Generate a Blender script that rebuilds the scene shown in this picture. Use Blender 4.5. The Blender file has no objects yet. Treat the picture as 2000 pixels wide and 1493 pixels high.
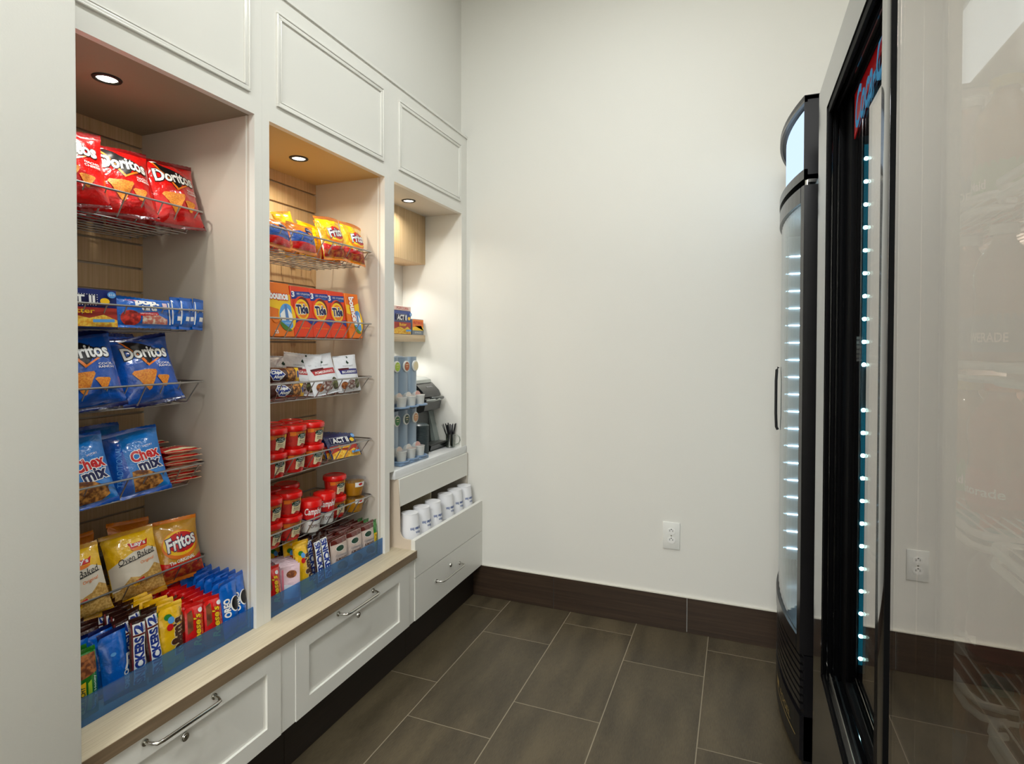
import bpy, bmesh, math, random
from mathutils import Vector, Matrix, noise
random.seed(7)
PI = math.pi
sc = bpy.context.scene
COL = sc.collection

# ------------------------------------------------------------------ camera
def setup_camera():
    f, cy = 1109.53, 692.83
    yaw, pitch, roll = (math.radians(a) for a in (21.7407, 0.8422, 0.1556))
    fw = Vector((-math.sin(yaw)*math.cos(pitch), math.cos(yaw)*math.cos(pitch), -math.sin(pitch)))
    r = Vector((math.cos(yaw), math.sin(yaw), 0)); u = r.cross(fw)
    R = r*math.cos(roll) + u*math.sin(roll); U = u*math.cos(roll) - r*math.sin(roll)
    cd = bpy.data.cameras.new('camera'); cam = bpy.data.objects.new('camera', cd); COL.objects.link(cam)
    m = Matrix((R, U, -fw)).transposed().to_4x4(); m.translation = (0, 0, 1.2441)
    cam.matrix_world = m
    cd.sensor_width = 36; cd.lens = f/2000*36; cd.shift_y = (cy-746.5)/2000
    cd.clip_start = 0.02; cd.clip_end = 50
    sc.camera = cam
setup_camera()

# ------------------------------------------------------------------ world, exposure, big lights
w = bpy.data.worlds.new('world'); sc.world = w; w.use_nodes = True
w.node_tree.nodes['Background'].inputs[0].default_value = (1.0, 0.97, 0.93, 1)
w.node_tree.nodes['Background'].inputs[1].default_value = 0.3
sc.view_settings.view_transform = 'Standard'; sc.view_settings.look = 'None'
sc.view_settings.gamma = 1; sc.view_settings.use_curve_mapping = False
sc.view_settings.exposure = 0.0
CEIL = 3.06

def area_light(name, loc, size, power, color, spread=PI, shape='DISK', rot=(0, 0, 0), size_y=None):
    ld = bpy.data.lights.new(name, 'AREA'); ld.shape = shape; ld.size = size
    if size_y: ld.size_y = size_y
    ld.energy = power; ld.color = color; ld.spread = spread
    o = bpy.data.objects.new(name, ld); o.location = loc; o.rotation_euler = rot; COL.objects.link(o)
    return o
WARM = (0.945, 0.975, 1.0); NEUT = (0.93, 0.985, 1.0)
# ceiling downlights of the room and an unseen panel added as soft fill behind the camera
ROOM_DL = [(-0.36, 1.50, 11.5), (-0.45, 0.30, 10)]
for i, (x, y, p) in enumerate(ROOM_DL):
    area_light('ceiling_downlight_lamp', (x, y, CEIL-0.035), 0.16, p, NEUT)
HALL_FILL = [(-0.35, -1.7, 108)]
for i, (x, y, p) in enumerate(HALL_FILL):
    area_light('hall_fill_lamp', (x, y, CEIL-0.035), 1.15, p, WARM, shape='RECTANGLE', size_y=1.15)
# small downlights inside the three niches: x, y, power, colour
NICHE_DL = [(-1.44, 0.932, 1.3, (1.0, 0.95, 0.84)), (-1.427, 1.570, 2.0, (1.0, 0.88, 0.66)), (-1.381, 2.205, 1.1, (1.0, 0.96, 0.86))]
for x, y, p, c in NICHE_DL:
    area_light('niche_downlight_lamp', (x, y, 1.8965-0.010), 0.05, p, c, spread=math.radians(150))

# ------------------------------------------------------------------ materials
def lin(c):
    def g(v):
        v /= 255.0
        return v/12.92 if v <= 0.04045 else ((v+0.055)/1.055)**2.4
    return (g(c[0]), g(c[1]), g(c[2]), 1)
def hx(s):
    return tuple(int(s[i:i+2], 16) for i in (0, 2, 4))
MATS = {}
def mat(name, rgb, rough=0.5, metal=0.0, coat=0.0, spec=0.5, bump=None, emis=None, trans=0.0):
    if name in MATS: return MATS[name]
    m = bpy.data.materials.new(name); m.use_nodes = True
    nt = m.node_tree; b = nt.nodes['Principled BSDF']
    if isinstance(rgb, str): rgb = hx(rgb)
    b.inputs['Base Color'].default_value = lin(rgb)
    b.inputs['Roughness'].default_value = rough; b.inputs['Metallic'].default_value = metal
    b.inputs['Coat Weight'].default_value = coat; b.inputs['Coat Roughness'].default_value = 0.1
    b.inputs['Specular IOR Level'].default_value = spec
    b.inputs['Transmission Weight'].default_value = trans
    if emis:
        b.inputs['Emission Color'].default_value = lin(emis[0]); b.inputs['Emission Strength'].default_value = emis[1]
    if bump:
        sc_, st, dist = bump
        tc = nt.nodes.new('ShaderNodeTexCoord'); n = nt.nodes.new('ShaderNodeTexNoise'); bp = nt.nodes.new('ShaderNodeBump')
        n.inputs['Scale'].default_value = sc_; n.inputs['Detail'].default_value = 3
        bp.inputs['Strength'].default_value = st; bp.inputs['Distance'].default_value = dist
        nt.links.new(tc.outputs['Object'], n.inputs['Vector']); nt.links.new(n.outputs['Fac'], bp.inputs['Height'])
        nt.links.new(bp.outputs['Normal'], b.inputs['Normal'])
    MATS[name] = m
    return m
def film(name, rgb, rough=0.22, coat=1.0, b=0.9):
    return mat(name, rgb, rough=rough, coat=coat, bump=(55, b, 0.004))
def ink(name, rgb, rough=0.38):
    return mat(name, rgb, rough=rough)
def speckle(name, c1, c2, scale=350, rough=0.5, coat=0.0):
    if name in MATS: return MATS[name]
    m = mat(name, c1, rough, coat=coat); nt = m.node_tree; b = nt.nodes['Principled BSDF']
    tc = nt.nodes.new('ShaderNodeTexCoord'); n = nt.nodes.new('ShaderNodeTexNoise'); r = nt.nodes.new('ShaderNodeValToRGB')
    n.inputs['Scale'].default_value = scale; n.inputs['Detail'].default_value = 4
    r.color_ramp.elements[0].position = 0.42; r.color_ramp.elements[0].color = lin(hx(c2) if isinstance(c2, str) else c2)
    r.color_ramp.elements[1].position = 0.6; r.color_ramp.elements[1].color = lin(hx(c1) if isinstance(c1, str) else c1)
    nt.links.new(tc.outputs['Object'], n.inputs['Vector']); nt.links.new(n.outputs['Fac'], r.inputs['Fac'])
    nt.links.new(r.outputs['Color'], b.inputs['Base Color'])
    return m
def glass(name, tint=(255, 255, 255), f0=0.05, rough=0.0, refl=(1, 1, 1), diffuse=None, fmax=1.0):
    """thin clear sheet: transparency plus an angle dependent mirror reflection"""
    if name in MATS: return MATS[name]
    m = bpy.data.materials.new(name); m.use_nodes = True; nt = m.node_tree; N = nt.nodes; L = nt.links
    N.clear(); out = N.new('ShaderNodeOutputMaterial')
    geo = N.new('ShaderNodeNewGeometry'); dot = N.new('ShaderNodeVectorMath'); dot.operation = 'DOT_PRODUCT'
    L.new(geo.outputs['Normal'], dot.inputs[0]); L.new(geo.outputs['Incoming'], dot.inputs[1])
    def mt(op, a, b=None):
        n = N.new('ShaderNodeMath'); n.operation = op
        for i, v in enumerate((a, b)):
            if v is None: continue
            if isinstance(v, (int, float)): n.inputs[i].default_value = v
            else: L.new(v, n.inputs[i])
        return n.outputs[0]
    c = mt('ABSOLUTE', dot.outputs['Value']); p = mt('POWER', mt('SUBTRACT', 1.0, c), 5.0)
    fr = mt('MINIMUM', mt('ADD', mt('MULTIPLY', p, 1.0-f0), f0), fmax)
    tr = N.new('ShaderNodeBsdfTransparent'); tr.inputs[0].default_value = lin(tint)
    gl = N.new('ShaderNodeBsdfGlossy'); gl.inputs['Roughness'].default_value = rough; gl.inputs[0].default_value = (*refl, 1)
    mx = N.new('ShaderNodeMixShader'); L.new(fr, mx.inputs[0])
    base = tr.outputs[0]
    if diffuse:
        df = N.new('ShaderNodeBsdfDiffuse'); df.inputs[0].default_value = lin(diffuse[0])
        m2 = N.new('ShaderNodeMixShader'); m2.inputs[0].default_value = diffuse[1]
        L.new(tr.outputs[0], m2.inputs[1]); L.new(df.outputs[0], m2.inputs[2]); base = m2.outputs[0]
    L.new(base, mx.inputs[1]); L.new(gl.outputs[0], mx.inputs[2]); L.new(mx.outputs[0], out.inputs[0])
    MATS[name] = m
    return m
def emit(name, rgb, strength):
    if name in MATS: return MATS[name]
    m = bpy.data.materials.new(name); m.use_nodes = True; nt = m.node_tree; nt.nodes.clear()
    o = nt.nodes.new('ShaderNodeOutputMaterial'); e = nt.nodes.new('ShaderNodeEmission')
    e.inputs[0].default_value = lin(rgb); e.inputs[1].default_value = strength
    nt.links.new(e.outputs[0], o.inputs[0]); MATS[name] = m
    return m
def wood(name, c1, c2, axis, scale=1.0, rough=0.45):
    """fine straight grain running along axis (object == world coordinates)"""
    m = bpy.data.materials.new(name); m.use_nodes = True; nt = m.node_tree; N = nt.nodes; L = nt.links
    b = N['Principled BSDF']; b.inputs['Roughness'].default_value = rough
    tc = N.new('ShaderNodeTexCoord'); mp = N.new('ShaderNodeMapping')
    s = [160*scale]*3; s['XYZ'.index(axis)] = 4*scale
    mp.inputs['Scale'].default_value = s
    n = N.new('ShaderNodeTexNoise'); n.inputs['Scale'].default_value = 1; n.inputs['Detail'].default_value = 5
    r = N.new('ShaderNodeValToRGB'); r.color_ramp.elements[0].position = 0.3; r.color_ramp.elements[1].position = 0.7
    r.color_ramp.elements[0].color = lin(c1); r.color_ramp.elements[1].color = lin(c2)
    L.new(tc.outputs['Object'], mp.inputs[0]); L.new(mp.outputs[0], n.inputs['Vector'])
    L.new(n.outputs['Fac'], r.inputs[0]); L.new(r.outputs[0], b.inputs['Base Color'])
    bp = N.new('ShaderNodeBump'); bp.inputs['Strength'].default_value = 0.15; bp.inputs['Distance'].default_value = 0.001
    L.new(n.outputs['Fac'], bp.inputs['Height']); L.new(bp.outputs[0], b.inputs['Normal'])
    MATS[name] = m
    return m
M_WALL = mat('wall_paint', (229, 227, 219), 0.7, bump=(260, 0.25, 0.001))
M_CEIL = mat('ceiling_paint', (235, 232, 225), 0.8)
M_LAC = mat('white_lacquer', (232, 230, 222), 0.32, coat=0.1)
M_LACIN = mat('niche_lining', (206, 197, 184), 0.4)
M_CTR = wood('pale_wood_counter', (190, 176, 148), (212, 200, 174), 'Y', 1.6)
M_CTRE = wood('counter_edge_wood', (118, 99, 76), (138, 117, 92), 'Y')
M_SLAT = wood('pale_wood_upright', (190, 160, 118), (212, 184, 144), 'Z')
M_GROOVE = mat('groove_metal', (176, 165, 150), 0.4, 0.6)
M_CHROME = mat('chrome', (200, 198, 192), 0.16, 1.0)
M_WIRE = mat('wire_steel', (176, 174, 172), 0.30, 0.9)
M_BLACK = mat('black_matte', (14, 14, 15), 0.5)
M_BLKG = mat('black_gloss', (12, 12, 13), 0.06, coat=0.3, spec=0.7)
M_WHITEP = mat('white_plastic', (232, 232, 226), 0.35)
M_LAM = mat('white_laminate', (226, 227, 226), 0.3)

def floor_material():
    m = bpy.data.materials.new('floor_tiles'); m.use_nodes = True; nt = m.node_tree; N = nt.nodes; L = nt.links
    b = N['Principled BSDF']; b.inputs['Roughness'].default_value = 0.42
    def mt(op, a, b_=None, c=None):
        n = N.new('ShaderNodeMath'); n.operation = op
        for i, v in enumerate((a, b_, c)):
            if v is None: continue
            if isinstance(v, (int, float)): n.inputs[i].default_value = v
            else: L.new(v, n.inputs[i])
        return n.outputs[0]
    tc = N.new('ShaderNodeTexCoord'); sp = N.new('ShaderNodeSeparateXYZ'); L.new(tc.outputs['Object'], sp.inputs[0])
    kx = mt('DIVIDE', mt('ADD', sp.outputs['X'], 1.0257+6.1), 0.305)
    col = mt('FLOOR', kx); par = mt('MODULO', col, 2.0)
    off = mt('ADD', mt('MULTIPLY', par, 0.2035), 2.24-6.1)
    ky = mt('DIVIDE', mt('SUBTRACT', sp.outputs['Y'], off), 0.61)
    row = mt('FLOOR', ky)
    fx = mt('ABSOLUTE', mt('SUBTRACT', mt('FRACT', kx), 0.5)); fy = mt('ABSOLUTE', mt('SUBTRACT', mt('FRACT', ky), 0.5))
    gx = mt('GREATER_THAN', fx, 0.5-0.0016/0.305); gy = mt('GREATER_THAN', fy, 0.5-0.0014/0.61)
    gr = mt('MAXIMUM', gx, gy)
    cmb = N.new('ShaderNodeCombineXYZ'); L.new(col, cmb.inputs[0]); L.new(row, cmb.inputs[1])
    wn = N.new('ShaderNodeTexWhiteNoise'); wn.noise_dimensions = '3D'; L.new(cmb.outputs[0], wn.inputs['Vector'])
    mp = N.new('ShaderNodeMapping'); mp.inputs['Scale'].default_value = (22, 5, 1); L.new(tc.outputs['Object'], mp.inputs[0])
    ad = N.new('ShaderNodeVectorMath'); ad.operation = 'ADD'; L.new(mp.outputs[0], ad.inputs[0])
    sc2 = N.new('ShaderNodeVectorMath'); sc2.operation = 'SCALE'; sc2.inputs['Scale'].default_value = 9; L.new(wn.outputs['Color'], sc2.inputs[0])
    L.new(sc2.outputs[0], ad.inputs[1])
    n1 = N.new('ShaderNodeTexNoise'); n1.inputs['Scale'].default_value = 0.6; n1.inputs['Detail'].default_value = 6; L.new(ad.outputs[0], n1.inputs['Vector'])
    mp2 = N.new('ShaderNodeMapping'); mp2.inputs['Scale'].default_value = (420, 45, 1); L.new(tc.outputs['Object'], mp2.inputs[0])
    n2 = N.new('ShaderNodeTexNoise'); n2.inputs['Scale'].default_value = 1; n2.inputs['Detail'].default_value = 3; L.new(mp2.outputs[0], n2.inputs['Vector'])
    f = mt('ADD', mt('MULTIPLY', n1.outputs['Fac'], 0.7), mt('ADD', mt('MULTIPLY', n2.outputs['Fac'], 0.45), mt('MULTIPLY', wn.outputs['Value'], 0.12)))
    r = N.new('ShaderNodeValToRGB'); L.new(f, r.inputs[0])
    r.color_ramp.elements[0].position = 0.42; r.color_ramp.elements[0].color = lin((51, 44, 32))
    r.color_ramp.elements[1].position = 0.82; r.color_ramp.elements[1].color = lin((89, 78, 58))
    mx = N.new('ShaderNodeMix'); mx.data_type = 'RGBA'; L.new(gr, mx.inputs['Factor'])
    L.new(r.outputs[0], mx.inputs[6]); mx.inputs[7].default_value = lin((136, 126, 106))
    L.new(mx.outputs[2], b.inputs['Base Color'])
    bp = N.new('ShaderNodeBump'); bp.inputs['Strength'].default_value = 0.25; bp.inputs['Distance'].default_value = 0.001
    L.new(n2.outputs['Fac'], bp.inputs['Height']); L.new(bp.outputs[0], b.inputs['Normal'])
    return m
M_FLOOR = floor_material()
M_BASE = wood('baseboard_tile', (46, 34, 24), (66, 50, 37), 'X', 0.8, 0.4)
M_TOE = wood('toe_kick_tile', (30, 23, 18), (42, 32, 25), 'Y', 0.8, 0.5)

# ------------------------------------------------------------------ mesh helpers
class MB:
    def __init__(s): s.v = []; s.f = []; s.m = []; s.sm = []; s.mats = []
    def mi(s, m):
        if m not in s.mats: s.mats.append(m)
        return s.mats.index(m)
    def add(s, vs, fs, m, smooth=False):
        o = len(s.v); s.v.extend([tuple(v) for v in vs]); i = s.mi(m)
        for f in fs: s.f.append([a+o for a in f]); s.m.append(i); s.sm.append(smooth)
        return s
    def box(s, a, b, m, M=None):
        x0, y0, z0 = (min(a[i], b[i]) for i in range(3)); x1, y1, z1 = (max(a[i], b[i]) for i in range(3))
        vs = [(x0, y0, z0), (x1, y0, z0), (x1, y1, z0), (x0, y1, z0), (x0, y0, z1), (x1, y0, z1), (x1, y1, z1), (x0, y1, z1)]
        if M: vs = [tuple(M @ Vector(v)) for v in vs]
        return s.add(vs, [(0, 3, 2, 1), (4, 5, 6, 7), (0, 1, 5, 4), (1, 2, 6, 5), (2, 3, 7, 6), (3, 0, 4, 7)], m)
    def rbox(s, a, b, m, r=0.003, seg=2):
        bm = bmesh.new(); bmesh.ops.create_cube(bm, size=1)
        c = [(a[i]+b[i])/2 for i in range(3)]; d = [abs(a[i]-b[i]) for i in range(3)]
        for v in bm.verts: v.co = Vector([c[i]+v.co[i]*d[i] for i in range(3)])
        r = min(r, min(d)*0.45)
        bmesh.ops.bevel(bm, geom=bm.edges[:], offset=r, segments=seg, affect='EDGES', profile=0.5)
        return s.bm(bm, m, True)
    def bm(s, bm, m, smooth=False, M=None):
        bm.verts.ensure_lookup_table()
        vs = [tuple(M @ v.co) if M else tuple(v.co) for v in bm.verts]
        s.add(vs, [[v.index for v in f.verts] for f in bm.faces], m, smooth); bm.free()
        return s
    def tube(s, pts, r, m, seg=8, closed=False, cap=True):
        pts = [Vector(p) for p in pts]; n = len(pts); vs = []; fs = []
        for i, p in enumerate(pts):
            if closed: t = (pts[(i+1) % n]-pts[i-1]).normalized()
            else: t = (pts[min(i+1, n-1)]-pts[max(i-1, 0)]).normalized()
            a = Vector((0, 0, 1)) if abs(t.z) < 0.9 else Vector((1, 0, 0))
            u = t.cross(a).normalized(); w_ = t.cross(u)
            for k in range(seg):
                an = 2*PI*k/seg; vs.append(p+(u*math.cos(an)+w_*math.sin(an))*r)
        for i in range(n if closed else n-1):
            j = (i+1) % n
            for k in range(seg):
                l = (k+1) % seg; fs.append((i*seg+k, i*seg+l, j*seg+l, j*seg+k))
        if cap and not closed:
            fs.append(tuple(range(seg))[::-1]); fs.append(tuple(range((n-1)*seg, n*seg)))
        return s.add(vs, fs, m, True)
    def lathe(s, prof, m, seg=24, c=(0, 0, 0), M=None, cap=True, ax=1.0):
        vs = []; fs = []; n = len(prof)
        for (r, z) in prof:
            for k in range(seg):
                a = 2*PI*k/seg; v = Vector((c[0]+r*math.cos(a)*ax, c[1]+r*math.sin(a), c[2]+z))
                vs.append(M @ v if M else v)
        for i in range(n-1):
            for k in range(seg):
                l = (k+1) % seg; fs.append((i*seg+k, i*seg+l, (i+1)*seg+l, (i+1)*seg+k))
        if cap:
            fs.append(tuple(range(seg))[::-1]); fs.append(tuple(range((n-1)*seg, n*seg)))
        return s.add(vs, fs, m, True)
    def prism(s, poly, axis, a, b, m, smooth=False):
        """poly in the plane across axis: X->(y,z) Y->(x,z) Z->(x,y)"""
        n = len(poly); vs = []
        for t in (a, b):
            for p in poly:
                vs.append({'X': (t, p[0], p[1]), 'Y': (p[0], t, p[1]), 'Z': (p[0], p[1], t)}[axis])
        fs = [tuple(range(n)), tuple(range(n, 2*n))[::-1]] + [(i, (i+1) % n, n+(i+1) % n, n+i)[::-1] for i in range(n)]
        return s.add(vs, fs, m, smooth)
    def build(s, name, parent=None, loc=None):
        me = bpy.data.meshes.new(name); me.from_pydata(s.v, [], s.f)
        for m in s.mats: me.materials.append(m)
        me.polygons.foreach_set('material_index', s.m); me.polygons.foreach_set('use_smooth', s.sm)
        me.update()
        bm = bmesh.new(); bm.from_mesh(me)
        if FIXN[0]: bmesh.ops.recalc_face_normals(bm, faces=bm.faces[:])
        bm.to_mesh(me); bm.free()
        if any(s.sm): me.set_sharp_from_angle(angle=math.radians(40))
        o = bpy.data.objects.new(name, me); COL.objects.link(o)
        if parent: o.parent = parent
        if loc: o.location = loc
        return o
FIXN = [True]
def tag(o, label=None, cat=None, group=None, kind=None):
    if label: o['label'] = label
    if cat: o['category'] = cat
    if group: o['group'] = group
    if kind: o['kind'] = kind
    return o
def empty(name, loc=(0, 0, 0), rot=(0, 0, 0), label=None, cat=None, group=None):
    o = bpy.data.objects.new(name, None); o.empty_display_size = 0.02; COL.objects.link(o)
    o.location = loc; o.rotation_euler = rot; tag(o, label, cat, group)
    return o
def dup(o, parent=None):
    c = o.copy(); COL.objects.link(c)
    if parent: c.parent = parent
    for ch in list(o.children): dup(ch, c)
    return c
def struct(name, mb):
    return tag(mb.build(name), kind='structure')
ORD = ['frontmost', 'second', 'third', 'fourth', 'fifth', 'sixth', 'seventh', 'eighth', 'ninth', 'tenth', 'eleventh', 'twelfth', 'thirteenth']

# ---- flat graphics draped over a surface map
TXT = {}
def text2d(s, bold=0.0, shear=0.0):
    k = (s, bold, shear)
    if k not in TXT:
        cu = bpy.data.curves.new('t', 'FONT'); cu.body = s; cu.size = 1; cu.offset = bold; cu.shear = shear
        cu.fill_mode = 'FRONT'; cu.resolution_u = 3; cu.align_x = 'CENTER'
        ob = bpy.data.objects.new('t', cu); me = bpy.data.meshes.new_from_object(ob)
        TXT[k] = ([(v.co.x, v.co.y) for v in me.vertices], [tuple(p.vertices) for p in me.polygons])
        bpy.data.objects.remove(ob); bpy.data.curves.remove(cu); bpy.data.meshes.remove(me)
    return TXT[k]
def drape(mb, vs, fs, m, fn, off, step=None, bounds=None):
    bm = bmesh.new(); bv = [bm.verts.new((x, y, 0)) for x, y in vs]
    for f in fs:
        try: bm.faces.new([bv[i] for i in f])
        except ValueError: pass
    if step:
        xs = [v[0] for v in vs]; ys = [v[1] for v in vs]
        for ax, (lo, hi), org in ((0, (min(xs), max(xs)), bounds[0]), (1, (min(ys), max(ys)), bounds[1])):
            st = step[ax]; k = math.ceil((lo-org)/st+1e-6)
            while org+k*st < hi-1e-6:
                co = [0, 0, 0]; no = [0, 0, 0]; co[ax] = org+k*st; no[ax] = 1
                bmesh.ops.bisect_plane(bm, geom=bm.verts[:]+bm.edges[:]+bm.faces[:], plane_co=co, plane_no=no, dist=1e-7)
                k += 1
    bm.verts.index_update()
    mb.add([fn(v.co.x, v.co.y, off) for v in bm.verts], [[v.index for v in f.verts] for f in bm.faces], m, True)
    bm.free()
def ell(cx, cy, rx, ry, n=28, a0=0, a1=360):
    return [(cx+rx*math.cos(math.radians(a0+(a1-a0)*i/n)), cy+ry*math.sin(math.radians(a0+(a1-a0)*i/n))) for i in range(n if a1-a0 == 360 else n+1)]
def prints(mb, ops, fn, step=None, bounds=None, base=0.0004):
    k = 0
    for op in ops:
        k += 1; off = base+0.00016*k; t = op[0]
        if t == 'p': drape(mb, op[1], [tuple(range(len(op[1])))], op[2], fn, off, step, bounds)
        elif t == 'e':
            drape(mb, ell(*op[1]), [tuple(range(28))], op[2], fn, off, step, bounds)
        elif t == 't':      # ('t', text, cx, cy, W, H, mat, {rot, bold, shear, out, outmat})
            _, s, cx, cy, W, H, m = op[:7]; kw = op[7] if len(op) > 7 else {}
            vs0, fs0 = text2d(s, 0, kw.get('shear', 0))
            x0, x1 = min(v[0] for v in vs0), max(v[0] for v in vs0); y0, y1 = min(v[1] for v in vs0), max(v[1] for v in vs0)
            def tr(vs):
                a = math.radians(kw.get('rot', 0)); out = []
                for x, y in vs:
                    X = ((x-x0)/(x1-x0)-0.5)*W; Y = ((y-y0)/(y1-y0)-0.5)*H + kw.get('arc', 0)*(1-(2*X/W)**2)*H
                    out.append((cx+X*math.cos(a)-Y*math.sin(a), cy+X*math.sin(a)+Y*math.cos(a)))
                return out
            if 'out' in kw:
                vs, fs = text2d(s, kw.get('bold', 0)+kw['out'], kw.get('shear', 0))
                drape(mb, tr(vs), fs, kw['outmat'], fn, off, step, bounds)
                k += 1; off += 0.00016
            vs, fs = text2d(s, kw.get('bold', 0), kw.get('shear', 0))
            drape(mb, tr(vs), fs, m, fn, off, step, bounds)

# ---- pillow bags (front faces local -y, x = width, z = up, origin bottom centre)
def bag_fn(w, h, d, seed, s, wr, tuck, sag):
    sd = seed*7.13
    def P(a, b, side, off=0.0):
        u = max(-1, min(1, 2*a/w)); vv = max(0, min(1, (b-s)/(h-2*s)))
        g = (1-abs(2*vv-1)**2.4)**0.62 if 0 < vv < 1 else 0.0
        f = (1-abs(u)**2.2)**0.75 if abs(u) < 1 else 0.0
        th = d/2*f*g*(1+sag*(0.5-vv))
        e = min(vv, 1-vv)
        pl = math.exp(-e/0.16)*wr*0.9*math.sin(u*9+sd+side)*min(1, g*3)*f
        n = noise.noise(Vector((a*28+sd, b*22+side*3, sd)))*wr*1.6*min(1, g*1.5)*f**0.5
        n += noise.noise(Vector((a*70+b*40+sd, b*60-a*30, side)))*wr*0.6*min(1, g*1.5)*f**0.5
        wav = 0.0025*math.sin(a*34+sd)*(1-g)
        x = a*(1-tuck*g); z = b + 0.0025*math.sin(a*20+sd*2)*(1-g)*(1 if vv > 0.5 else 0)
        return Vector((x, side*(th+pl+n)+wav + side*0.0006, z))
    def F(a, b, off=0.0):
        p = P(a, b, -1)
        if off:
            e = 0.0015; a1 = a+e if a < 0 else a-e
            t1 = (P(a1, b, -1)-p)*(1 if a < 0 else -1); t2 = P(a, min(h-s, b+e), -1)-P(a, max(s, b-e), -1)
            n = t1.cross(t2)
            if n.length > 0: p = p+n.normalized()*off
        return p
    return P, F
def bag_template(name, w, h, d, base, ops, seed=1, s=0.011, wr=0.0022, tuck=0.07, sag=0.25, seal=None, cells=(22, 26), back=None, seals=True, body='pouch'):
    P, F = bag_fn(w, h, d, seed, s, wr, tuck, sag)
    nx, ny = cells; sx = w/nx; sy = (h-2*s)/ny
    mb = MB(); fr = []; bk = []
    vs = []
    idx = {}
    for side in (-1, 1):
        for j in range(ny+1):
            for i in range(nx+1):
                key = (i, j) if i in (0, nx) or j in (0, ny) else (i, j, side)
                if key not in idx:
                    idx[key] = len(vs); vs.append(P(-w/2+i*sx, s+j*sy, side if len(key) == 3 else 0 or -0.0) if len(key) == 3 else P(-w/2+i*sx, s+j*sy, -1))
    g = lambda i, j, side: idx.get((i, j), idx.get((i, j, side)))
    ff = [[g(i, j, -1), g(i+1, j, -1), g(i+1, j+1, -1), g(i, j+1, -1)] for j in range(ny) for i in range(nx)]
    fb = [[g(i, j, 1), g(i, j+1, 1), g(i+1, j+1, 1), g(i+1, j, 1)] for j in range(ny) for i in range(nx)]
    mb.add(vs, ff, base, True)
    i0 = mb.mi(back or base)
    for f in fb: mb.f.append(f); mb.m.append(i0); mb.sm.append(True)
    FIXN[0] = False
    prints(mb, ops, F, (sx, sy), (-w/2, s))
    root = empty(name)
    mb.build(body, root)
    if seals:
        for nm, z0, sg in (('top_seal', h-s, 1), ('bottom_seal', s, -1)):
            q = MB(); vs = []; n = 24; rows = 5
            for side in (0.0005, -0.0005):
                for j in range(rows+1):
                    for i in range(n+1):
                        a = -w/2+w*i/n; p = P(a, z0, -1)
                        zz = sg*s*j/rows
                        jag = (0.0012 if (i % 2) else 0)*(1 if j == rows else 0)
                        vs.append((p.x, p.y+side+0.0006*math.sin(j*PI)+0.0035*math.sin(a*30+seed*3)*(j/rows)**2, p.z+zz-sg*jag))
            m_ = (rows+1)*(n+1); fs = []
            for j in range(rows):
                for i in range(n):
                    q0 = j*(n+1)+i; fs.append((q0, q0+1, q0+n+2, q0+n+1)); fs.append((m_+q0+n+1, m_+q0+n+2, m_+q0+1, m_+q0))
            per = [i for i in range(n+1)]+[j*(n+1)+n for j in range(1, rows+1)]+[rows*(n+1)+i for i in range(n-1, -1, -1)]+[j*(n+1) for j in range(rows-1, 0, -1)]
            for k in range(len(per)):
                a_, b_ = per[k], per[(k+1) % len(per)]; fs.append((b_, a_, m_+a_, m_+b_))
            q.add(vs, fs, seal or base, True); q.build(nm, root)
    FIXN[0] = True
    return root
def box_template(name, w, h, d, base, ops, side=None, top=None, partname='carton', side_ops=None, round_=0.0015):
    mb = MB(); mb.rbox((-w/2, 0, 0), (w/2, d, h), base, round_, 1)
    if top: mb.box((-w/2+.001, .001, h), (w/2-.001, d-.001, h+.0006), top)
    if side:
        mb.box((-w/2-.0004, .001, .001), (-w/2, d-.001, h-.001), side); mb.box((w/2, .001, .001), (w/2+.0004, d-.001, h-.001), side)
    FIXN[0] = False
    prints(mb, ops, lambda a, b, off=0: Vector((a, -off, b)))
    o = mb.build(name); FIXN[0] = True
    return o
TMPL = []
USED = set()
def put(t, x, y, z, lean=0.0, yaw=0.0, roll=0.0, label=None, cat=None, group=None, scale=None):
    """front turned to the room (+X); lean tips the top back, in degrees"""
    if t.name in USED: o = dup(t)
    else: o = t; USED.add(t.name)
    o.location = (x, y, z); o.rotation_euler = (Matrix.Rotation(math.radians(90+yaw), 3, 'Z') @ Matrix.Rotation(math.radians(-lean), 3, 'X') @ Matrix.Rotation(math.radians(roll), 3, 'Y')).to_euler()
    if scale: o.scale = scale
    tag(o, label, cat, group)
    return o

# ================================================================== ROOM SHELL
F = -1.272      # face of the tall cabinets
XD = -1.182     # face of the drawers
XC = -1.176     # front edge of the wooden counter
D = 2.569       # back wall
ZF = 1.8965     # niche soffit
ZC = 2.288      # top of cabinets
struct('floor', MB().box((-1.9, -3.2, -0.05), (1.3, D+.1, 0), M_FLOOR))
struct('ceiling', MB().box((-1.9, -3.2, CEIL), (1.3, D+.1, CEIL+.05), M_CEIL))
struct('wall_back', MB().box((-1.9, D, 0), (1.3, D+.1, CEIL), M_WALL))
struct('wall_right', MB().box((1.1, -3.2, 0), (1.2, D, CEIL), M_WALL))
struct('wall_front', MB().box((-1.9, -3.3, 0), (1.3, -3.2, CEIL), M_WALL))
mb = MB(); mb.rbox((-1.262, -3.2, 0), (-1.15, 0.6896, CEIL), M_WALL, 0.004)
mb.box((-1.9, -3.2, 0), (-1.262, 0.56, CEIL), M_WALL)
struct('wall_left', mb)
struct('wall_left_upper', MB().box((-1.9, 0.56, ZC+.002), (-1.303, D, CEIL), M_WALL))
mb = MB()
for x0, x1 in ((-1.226, -0.8065), (-0.8035, -0.201), (-0.198, 0.41), (0.413, 1.09)):
    mb.box((x0, D-.011, 0.001), (x1, D, 0.1515), M_BASE)
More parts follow.
